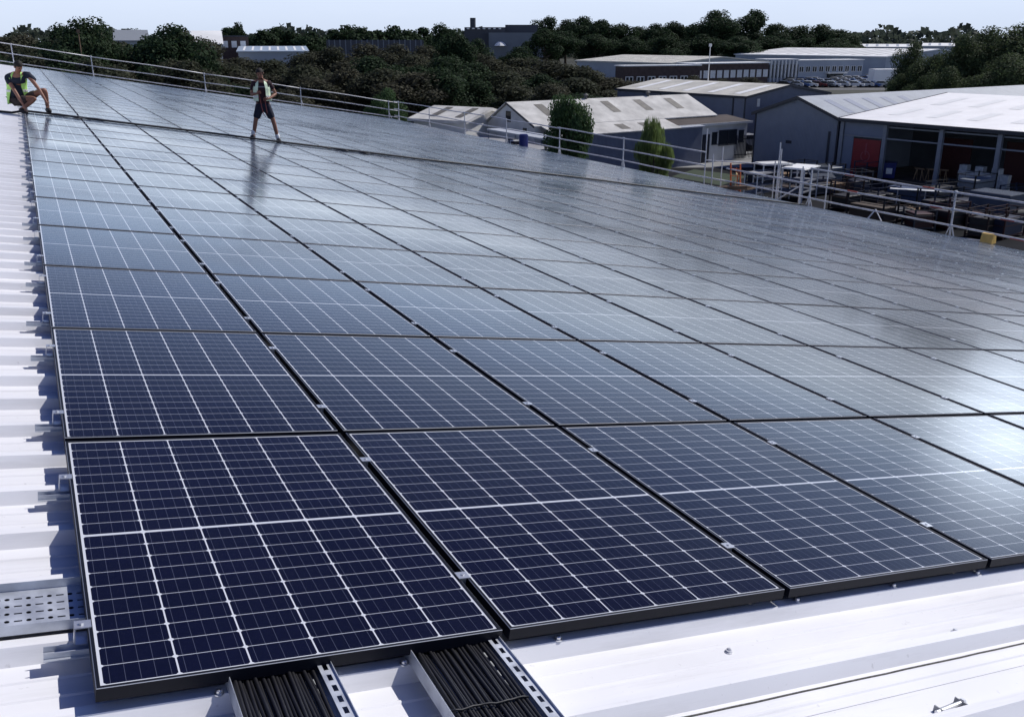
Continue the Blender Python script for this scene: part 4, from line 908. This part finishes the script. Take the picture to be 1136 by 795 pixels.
# yard vehicles and objects
p = G(824, 165, 0); tag(ob('parked_car', cms['silver'], None, p, (0, 0, R(-10))), 'silver car parked beside the white office with the brown roof', 'car')
p = G(806, 172, 0); tag(ob('parked_car', cms['black'], None, p, (0, 0, R(-10))), 'black car parked left of the silver car behind the ladder', 'car')
p = G(817, 152, 0); e = empty('mini_digger', p, 'orange mini digger beside the white office corner', 'digger', (0, 0, R(-40)))
b = MB(); b.bbox(-.9, -.7, .6, .7, .7, 1.3, .08); b.build('house', m_or, e); b = MB(); b.bbox(-.3, -.5, 1.3, .6, .5, 2.3, .06); b.build('cab', m_win, e)
for s_ in (-.6, .6): b = MB(); b.bbox(-1.1, s_-.18, 0, 1.1, s_+.18, .55, .12); b.build('track', m_tyre, e)
b = MB(); b.tube([(.7, 0, 1.1), (1.7, 0, 2.4), (2.6, 0, 1.6), (2.7, 0, .6)], .12, 6); b.build('arm', m_or, e)
# palisade fence
A, B = G(735, 182), G(838, 176); e = empty('palisade_fence', A, 'dark steel palisade fence behind the scaffold tower', 'fence', (0, 0, math.atan2(B.y-A.y, B.x-A.x))); L = (B-A).length
b = MB(); k = 0
while k*.16 < L: b.box(k*.16, 0, .1, k*.16+.06, .02, 2.2); k += 1
b.build('pales', m_trim, e); b = MB(); b.box(0, .021, .4, L, .05, .48); b.box(0, .021, 1.8, L, .05, 1.88); b.build('fence_rail', m_trim, e)
for k in range(int(L/2.5)+1): b = MB(); b.box(k*2.5, .06, 0, k*2.5+.1, .16, 2.3); b.build('post', M_tube, e)
# racks with white sheets on top
def rack(u, v, h, L, Wd, rot, label, topm, name='sheet_rack'):
    p = G(u, v, h); e = empty(name, (p.x, p.y, 0), label, 'rack', (0, 0, rot))
    for (x, yy) in ((-L/2, -Wd/2), (L/2, -Wd/2), (-L/2, Wd/2), (L/2, Wd/2)): b = MB(); b.tube([(x, yy, 0), (x, yy, h-.12)], .05, 6); b.build('leg', M_tube, e)
    for z in (.6, h*.55): b = MB(); b.box(-L/2, -Wd/2, z, L/2, Wd/2, z+.08); b.build('shelf', mat('dull_steel_shelf', (.13, .14, .17), .6), e)
    b = MB(); b.box(-L/2-.1, -Wd/2-.1, h-.12, L/2+.1, Wd/2+.1, h-.06); b.box(-L/2, -Wd/2, h-.058, L/2-.2, Wd/2, h); b.build('sheet_stack', topm, e)
    return e
rack(889, 184, 2.3, 2.6, 1.5, R(25), 'steel rack topped with bright white sheets in front of the grey gable wall', m_lite)
rack(858, 180, 2.5, 2.2, 1.2, R(-10), 'steel rack with pale boards just left of the bright white sheets', m_render)
rack(845, 190, 2.0, 2.4, 1.0, R(15), 'low steel rack of grey offcuts nearest the scaffold tower', mat('grey_felt', (.28, .28, .29), .85, 0, .2, 1))
p = G(1027, 211, 1.1); e = empty('trestle_table', (p.x, p.y, 0), 'long white board laid over trestles in the dark yard', 'table', (0, 0, R(-52)))
b = MB(); b.box(-2.2, -.22, 1.05, 2.2, .22, 1.10); b.build('board', m_lite, e)
for x in (-1.7, 0, 1.7): b = MB(); b.tube([(x, -.25, 0), (x, 0, 1.04)], .03, 4); b.tube([(x, .25, 0), (x, 0, 1.04)], .03, 4); b.build('trestle', M_tube, e)
p = G(985, 199, 0); e = empty('blue_bin', p, 'blue wheeled bin with a white notice at the foot of the first bay', 'bin', (0, 0, R(40)))
b = MB(); b.prism([(-.5, -.45, .15), (.5, -.45, .15), (.62, -.5, 1.25), (-.62, -.5, 1.25)], (0, .95, 0)); b.build('bin_body', mat('dark_blue_plastic', (.015, .025, .16)), e)
b = MB(); b.bbox(-.66, -.55, 1.25, .66, .5, 1.35, .03); b.build('lid', mat('dark_blue_plastic', (.015, .025, .16)), e)
b = MB(); b.box(-.68, -.25, .5, -.645, .2, .95); b.build('notice', m_wframe, e)
p = G(1102, 243, 0); e = empty('storage_container', p, 'faded blue steel container box standing in the dark yard at the right', 'container', (0, 0, R(8)))
b = MB(); b.bbox(-.9, -1.3, .12, .9, 1.3, 1.7, .05); b.build('box_body', mat('faded_blue_steel', (.055, .075, .11), .5, 0, .1, 1, wave=3), e); b = MB(); b.box(-.8, -1.1, 0, .8, -.9, .12); b.box(-.8, .9, 0, .8, 1.1, .12); b.build('skid', m_trim, e)
p = G(1080, 262, 0)
for (u, v, rz, c_, lb) in ((905, 205, 60, 'grey', 'grey car at the foot of the grey gable wall'),):
    tag(ob('parked_car', cms[c_], None, G(u, v), (0, 0, R(rz))), lb, 'car')
# pallets
for (u, v, nlev, lb) in ((925, 214, 5, 'stack of timber pallets near the corner of the grey gable wall'), (1010, 238, 3, 'low stack of timber pallets in the middle of the dark yard'), (868, 200, 4, 'stack of timber pallets beside the steel racks')):
    p = G(u, v); e = empty('pallet_stack', p, lb, 'pallets', (0, 0, R(u % 40)))
    for k in range(nlev):
        b = MB()
        for i in range(5): b.box(-.6, -.5+i*.22, .15*k+.11, .6, -.38+i*.22, .15*k+.13)
        for i in range(3): b.box(-.6+i*.55, -.5, .15*k+.01, -.5+i*.55, .5, .15*k+.108)
        b.build('pallet', mat('raw_timber', (.3, .2, .12), .8), e)
# yard clutter below the eave
def stillage(e, w, d, h, m):
    for (x, y_) in ((-w/2, -d/2), (w/2, -d/2), (-w/2, d/2), (w/2, d/2)):
        b = MB(); b.box(x-.04, y_-.04, 0, x+.04, y_+.04, h); b.build('corner_post', m, e)
    b = MB(); b.box(-w/2, -d/2, .12, w/2, d/2, .2); b.build('floor_tray', m, e)
    for z in (h*.45, h*.7, h-.05):
        b = MB()
        for (x0, y0_, x1, y1_) in ((-w/2, -d/2-.02, w/2, -d/2+.02), (-w/2, d/2-.02, w/2, d/2+.02), (-w/2-.02, -d/2, -w/2+.02, d/2), (w/2-.02, -d/2, w/2+.02, d/2)): b.box(x0, y0_, z-.02, x1, y1_, z+.02)
        b.build('side_bar', m, e)
def crate_load(e, w, d, h, m, q):
    b = MB(); b.bbox(-w/2+.08, -d/2+.08, .2, w/2-.08, d/2-.08, h*q.uniform(.5, .85), .03); b.build('load', m, e)
m_cl = {'navy': mat('navy_steel', (.015, .022, .05), .5), 'rust': mat('rusty_steel', (.030, .014, .010), .8, 0, .3, 6), 'grey': mat('dull_grey_steel', (.035, .038, .045), .6), 'black': mat('black_plastic', (.012, .012, .014), .5), 'white': mat('white_wrap', (.20, .22, .25), .4), 'blue': mat('faded_blue_steel2', (.05, .08, .16), .5), 'tan': mat('cardboard', (.07, .05, .035), .85), 'red': mat('dark_red_steel', (.040, .006, .007), .5)}
CL = [(905, 216, 'navy', 'grey'), (921, 203, 'black', 'white'), (937, 232, 'rust', 'black'), (950, 214, 'grey', 'navy'), (966, 246, 'black', 'tan'), (975, 226, 'navy', 'black'), (993, 244, 'rust', 'grey'), (1004, 226, 'black', 'blue'), (1018, 254, 'grey', 'red'), (1034, 240, 'navy', 'black'), (1050, 252, 'red', 'black'), (1062, 232, 'black', 'navy'), (1076, 250, 'navy', 'red'), (1092, 262, 'rust', 'black'), (1112, 262, 'red', 'navy'), (1128, 246, 'black', 'grey'), (1045, 222, 'grey', 'black'), (1125, 224, 'navy', 'tan'), (1080, 222, 'black', 'white'), (960, 200, 'navy', 'rust'), (888, 206, 'black', 'navy'), (873, 214, 'grey', 'rust'), (845, 204, 'navy', 'grey')]
CL.sort(); q = random.Random(31)
for i, (u, v, cf, cl_) in enumerate(CL):
    e = empty('stillage_cage', G(u, v), '%s steel stillage with a %s load, %s of the row under the eave rail' % (cf, cl_, ORD[i]), 'stillage', (0, 0, R(q.choice([0, 8, 90, 70])+q.uniform(-6, 6))), 'stillages stored in the yard')
    w, d, h = q.uniform(1.3, 2.6), q.uniform(1.0, 1.4), q.uniform(1.0, 1.9)
    stillage(e, w, d, h, m_cl[cf]); crate_load(e, w, d, h, m_cl[cl_], q)
# small bushes near the end: grass patch
A = [G(745, 196), G(800, 206), G(830, 196), G(770, 188)]
y = MB(); y.quad(*[(p.x, p.y, .012) for p in A]); tag(y.build('grass_verge', mat('green_grass', (.025, .042, .018), .9, 0, .3, 3)), 'strip of green grass below the eave left of the ladder', 'grass', kind='structure')

# ================================================================== TREES
def leaf_mat(name, col, col2):
    m = bpy.data.materials.new(name); m.use_nodes = True; b = m.node_tree.nodes['Principled BSDF']; L = m.node_tree.links.new
    b.inputs['Roughness'].default_value = .7; b.inputs['Specular IOR Level'].default_value = .12
    g_ = N(m, 'ShaderNodeNewGeometry'); n_ = N(m, 'ShaderNodeTexNoise'); n_.inputs['Scale'].default_value = .45; n_.inputs['Detail'].default_value = 3; L(g_.outputs['Position'], n_.inputs['Vector'])
    oi = N(m, 'ShaderNodeObjectInfo'); ad = N(m, 'ShaderNodeMath', operation='MULTIPLY_ADD'); ad.inputs[1].default_value = .6; L(oi.outputs['Random'], ad.inputs[0]); L(n_.outputs[0], ad.inputs[2])
    r_ = N(m, 'ShaderNodeMapRange'); r_.inputs[1].default_value = .45; r_.inputs[2].default_value = 1.1; L(ad.outputs[0], r_.inputs[0])
    wn2 = N(m, 'ShaderNodeTexWhiteNoise', noise_dimensions='1D'); L(g_.outputs['Random Per Island'], wn2.inputs['W'])
    mx = N(m, 'ShaderNodeMixRGB'); mx.inputs[1].default_value = (*col, 1); mx.inputs[2].default_value = (*col2, 1); L(r_.outputs[0], mx.inputs[0])
    v_ = N(m, 'ShaderNodeMapRange'); v_.inputs[3].default_value = .55; v_.inputs[4].default_value = 1.5; L(wn2.outputs[0], v_.inputs[0])
    hs = N(m, 'ShaderNodeHueSaturation'); L(mx.outputs[0], hs.inputs['Color']); L(v_.outputs[0], hs.inputs['Value']); L(hs.outputs[0], b.inputs['Base Color'])
    tr = N(m, 'ShaderNodeBsdfTranslucent'); L(hs.outputs[0], tr.inputs[0]); mxs = N(m, 'ShaderNodeMixShader'); mxs.inputs[0].default_value = .35
    L(b.outputs[0], mxs.inputs[1]); L(tr.outputs[0], mxs.inputs[2]); L(mxs.outputs[0], m.node_tree.nodes['Material Output'].inputs[0])
    return m
ml_dark = leaf_mat('olive_brown_foliage', (.050, .058, .035), (.070, .068, .046)); ml_green = leaf_mat('dark_green_foliage', (.024, .044, .020), (.036, .058, .028))
ml_fresh = leaf_mat('fresh_green_foliage', (.055, .10, .042), (.080, .13, .050)); ml_willow = leaf_mat('yellow_green_foliage', (.13, .19, .06), (.17, .22, .08))
m_bark = mat('bark', (.07, .055, .042), .9, 0, .3, 4)
def crown_mesh(seed, nleaf, leaf, nl=14, hang=False, tall=1.0, bottom=.28, rounded=False):
    """unit crown: radius 1, heights 0..1 scaled later; clumps of leaves round limbs"""
    q = random.Random(seed); b = MB(); lobes = []
    for i in range(nl):
        a = q.uniform(0, 2*math.pi); z = q.uniform(bottom+.07, .86); rr = (.66*math.sin(math.pi*min(1, (z-bottom+.12)/(1.1-bottom)))**.7)*q.uniform(.45, 1.05)
        if rounded: rr = .72*math.sqrt(max(.05, 1-((z-.58)/.42)**2))*q.uniform(.55, 1.0)
        lobes.append((rr*math.cos(a), rr*math.sin(a), z, q.uniform(.26, .42), q.uniform(.10, .17)))
    lobes.append((0, 0, .88, .28, .115)); lobes.append((0, 0, .6, .5, .22)); lobes.append((q.uniform(-.2, .2), q.uniform(-.2, .2), .78, .4, .15))
    for i in range(nleaf):
        lx, ly, lz, lr, lh = q.choice(lobes)
        u = q.uniform(-1, 1); a = q.uniform(0, 2*math.pi); s_ = math.sqrt(1-u*u); k = q.uniform(.55, 1.12)
        p = Vector((lx+lr*k*s_*math.cos(a), ly+lr*k*s_*math.sin(a), lz+lh*k*u))
        sz = leaf*q.uniform(.6, 1.4)
        n_ = Vector((s_*math.cos(a)+q.gauss(0, .6), s_*math.sin(a)+q.gauss(0, .6), u+.4+q.gauss(0, .6))).normalized()
        t = n_.orthogonal().normalized(); t = Matrix.Rotation(q.uniform(0, 6.28), 3, n_) @ t; w = n_.cross(t)
        sx, sy_ = sz, sz*q.uniform(.5, .9)
        if hang: t = Vector((0, 0, -1)); w = Vector((math.cos(a), math.sin(a), 0)); sx, sy_ = sz*1.8, sz*.35
        # z of unit crown is compressed; store leaf in real proportion with later scale, so squash by aspect
        t2 = Vector((t.x, t.y, t.z*ASP)); w2_ = Vector((w.x, w.y, w.z*ASP))
        b.add([p-t2*sx-w2_*sy_*.3, p-w2_*sy_, p+t2*sx, p+w2_*sy_], [(0, 1, 2, 3)])
    return b, lobes
ASP = .45
crowns = {}
def get_crown(kind, i, m):
    key = (kind, i, m.name)
    if key not in crowns:
        nl, lf, kw = {'mid': (13000, .032, {}), 'near': (20000, .025, {'nl': 16, 'bottom': .2}), 'far': (3000, .075, {}), 'round': (20000, .034, {'nl': 26, 'bottom': .12, 'rounded': True}), 'hang': (12000, .040, {'hang': True, 'nl': 18, 'bottom': .15})}[kind]
        b, lobes = crown_mesh(100*i+7, nl, lf, **kw); me = b.mesh('crown', m)
        t = MB(); t.tube([(0, 0, 0), (.02, 0, .3), (0, .03, .6), (0, 0, .86)], .07, 8, r2=.015)
        for (x, y_, z, r_, h_) in lobes[:9]: t.tube([(0, 0, .25+.2*z), (x*.5, y_*.5, z-.12), (x, y_, z)], .028, 5, r2=.006)
        crowns[key] = (me, t.mesh('trunk', m_bark))
    return crowns[key]
def tree(u, v, dist, rad, kind, i, m, label, group=None, name='tree', hadd=0):
    p = AT(u, v, dist); h = max(p.z, 2) + hadd
    e = empty(name, (p.x, p.y, 0), label, 'tree', (0, 0, rnd.uniform(0, 6.28)), group)
    c_, t = get_crown(kind, i, m)
    o = ob('crown', c_, e); o.scale = (rad, rad, h/.99); o = ob('trunk', t, e); o.scale = (rad, rad, h/.99)
    return e
q = random.Random(77)
sk = [(-60, 34), (0, 40), (28, 34), (58, 27), (86, 22), (104, 36), (122, 43), (150, 52), (172, 36), (192, 28), (212, 38), (232, 50), (252, 58), (275, 66), (320, 66), (345, 56), (370, 50), (395, 47), (425, 48), (455, 48), (480, 50), (505, 44), (530, 58), (555, 62), (580, 66), (605, 64), (632, 70), (655, 74), (680, 88), (700, 100)]
def skl(u):
    for (a, b_), (c_, d_) in zip(sk, sk[1:]):
        if a <= u <= c_: return b_+(d_-b_)*(u-a)/(c_-a)
    return 45 if u < 0 else 100
pos_words = []
def where(u):
    if u < 60: return 'behind the crouching worker'
    if u < 150: return 'left of the grey barn roof'
    if u < 250: return 'below the tall white block'
    if u < 350: return 'behind the standing worker'
    if u < 450: return 'left of the cream roofed small shed'
    if u < 560: return 'above the cream roofed small shed'
    return 'above the long low shed'
rowsT = [(105, 0, 4.6, 38, 'in the front row of the tree belt'), (125, 1, 5.2, 40, 'in the middle row of the tree belt'), (152, 2, 6.2, 36, 'in the back row of the tree belt')]
for dist, ri, rad, step, rowname in rowsT:
    u = -75 + ri*14; j = 0; lim = 715 if ri == 0 else 700
    while u < lim:
        base = skl(u)
        v = base + (2-ri)*15 + q.uniform(-3, 4) if ri < 2 else base + q.uniform(0, 2)
        if u > 560 and ri == 0: v = max(v, 92)
        mm = ml_dark if q.random() < .72 else ml_green
        tree(u, v, dist+q.uniform(-6, 6), rad*q.uniform(.85, 1.2), 'mid', q.randrange(4), mm, 'bushy olive tree %s, %s from the left there' % (rowname, ORD[j]), 'trees of the dense belt behind the roof', hadd=0)
        u += step*q.uniform(.8, 1.15); j += 1
        if j > 28: break
tree(190, 27, 118, 6.5, 'mid', 2, ml_green, 'tall dark round headed tree between the barn roof and white block', 'dense belt')
tree(86, 21, 120, 5.0, 'mid', 1, ml_green, 'tallest dark tree on the left skyline above the crouching worker', 'dense belt')
tree(505, 36, 140, 4.2, 'mid', 3, ml_green, 'dark tree in front of the chimney block on the skyline', 'dense belt')
tree(530, 43, 190, 4.5, 'mid', 2, ml_green, 'dark tree half hiding the left part of the chimney block', 'dense belt')
tree(604, 32, 300, 8.0, 'mid', 3, ml_green, 'tall dark tree at the right end of the chimney block', 'dense belt')
tree(574, 52, 200, 4.5, 'mid', 1, ml_green, 'low dark tree below the pale vent hood of the chimney block', 'dense belt')
tree(488, 26, 200, 6.0, 'mid', 0, ml_green, 'dark pointed tree left of the chimney on the skyline', 'dense belt')
# far line of trees, left half of horizon
j = 0
for (u, v) in ((252, 30), (262, 25), (290, 33), (305, 30), (322, 34), (345, 35), (368, 32), (383, 28), (402, 30), (420, 33), (438, 29), (452, 33), (470, 30), (140, 32), (110, 31), (20, 38), (240, 36), (500, 33)):
    tree(u, v, 420+q.uniform(-20, 20), 8.5 if v > 26 else 3.5, 'far', j % 3, ml_green, 'small dark tree on the far left skyline, %s in that line' % ORD[j], 'skyline trees on the left'); j += 1
# big dark clump on the right half
j = 0
for (u, v, r_) in ((610, 18, 8), (628, 22, 7), (648, 18, 9), (668, 22, 8), (690, 26, 8), (708, 30, 7), (728, 26, 8), (748, 24, 7), (768, 30, 7), (793, 12, 9), (815, 30, 8), (838, 11, 8.5), (862, 26, 9), (888, 29, 8), (912, 27, 9.5), (932, 33, 8), (946, 40, 7), (620, 35, 8), (700, 40, 9), (660, 38, 9), (740, 40, 9), (780, 38, 9), (820, 40, 9), (855, 40, 9), (895, 42, 9), (925, 43, 8)):
    tree(u, v, 365+q.uniform(-12, 12) + (20 if j < 17 else -10), r_*1.22, 'mid', j % 4, ml_green, 'tall dark tree of the long clump above the brick office, %s planted' % ORD[j] if False else 'tall dark tree in the long clump above the brick buildings, %s of them' % ORD[j], 'dark tree clump above the brick buildings'); j += 1
# trees at right
for k, (u, v, dist, r_, lb) in enumerate(((1016, 47, 150, 3.6, 'dark tree standing just right of the white roofed warehouse'), (1040, 60, 140, 4.0, 'low dark tree between the white warehouse and the big green trees'), (1072, 38, 135, 4.6, 'green tree left of the tallest tree at the right edge'), (1100, 30, 140, 5.5, 'tall green tree above the grey gabled unit roof near the right edge'), (1135, 26, 138, 6.0, 'tallest green tree at the right edge of the photo'), (1165, 30, 140, 6.0, 'green tree cut by the right photo edge'), (1055, 74, 125, 3.4, 'bushy tree just above the grey ridge right of centre'), (1120, 60, 125, 4.8, 'low bushy green tree above the grey ridge near the photo edge'), (1000, 82, 140, 2.4, 'small bush right of the white box trailer'), (1026, 84, 128, 2.8, 'low dark bush behind the grey ridge beside the trailer'))):
    tree(u, v, dist, r_, 'near', k % 3, leaf_mat('right_side_foliage', (.052, .076, .034), (.070, .092, .044)) if 'right_side_foliage' not in bpy.data.materials else bpy.data.materials['right_side_foliage'], lb, 'trees at the right')
for (u, v, dist, r_, lb) in ((770, 84, 150, 3.0, 'brownish bush in front of the brick office'), (835, 86, 150, 3.0, 'dark bush at the foot of the finned block'), (800, 88, 145, 2.6, 'low bush behind the mid warehouse roof')):
    tree(u, v, dist, r_, 'mid', 1, ml_dark, lb, 'bushes', name='bush')
tree(631, 107, 64, 1.75, 'round', 1, ml_fresh, 'round dark green tree rising in front of the long shed roof', name='round_tree')
tree(727, 133, 60, 1.25, 'hang', 1, ml_willow, 'yellow green weeping tree in front of the blue lean-to wall', name='willow_tree')
tree(430, 98, 84, 2.3, 'near', 2, ml_fresh, 'lighter green bush behind the end rail near the roof corner', name='bush')
# distant wood closing the horizon
b = MB(); q = random.Random(4)
for k in range(26000):
    az = R(q.uniform(-14, 75)); dd = q.uniform(560, 760); hgt = 13.5+3.2*math.sin(az*31)+2*math.sin(az*77+1)+1.5*math.sin(az*190)
    z = q.uniform(0, hgt); c_ = Vector((math.sin(az)*dd, math.cos(az)*dd, z)); s_ = q.uniform(1.2, 2.6)
    a = Vector((q.gauss(0, 1), q.gauss(0, 1), q.gauss(0, 1))).normalized(); t = a.orthogonal().normalized(); w = a.cross(t)
    b.add([c_-t*s_, c_-w*s_*.7, c_+t*s_, c_+w*s_*.7], [(0, 1, 2, 3)])
tag(b.build('distant_wood', leaf_mat('distant_wood_foliage', (.045, .062, .045), (.06, .072, .055))), 'low dark far-off wood along the whole horizon', 'wood', kind='stuff')
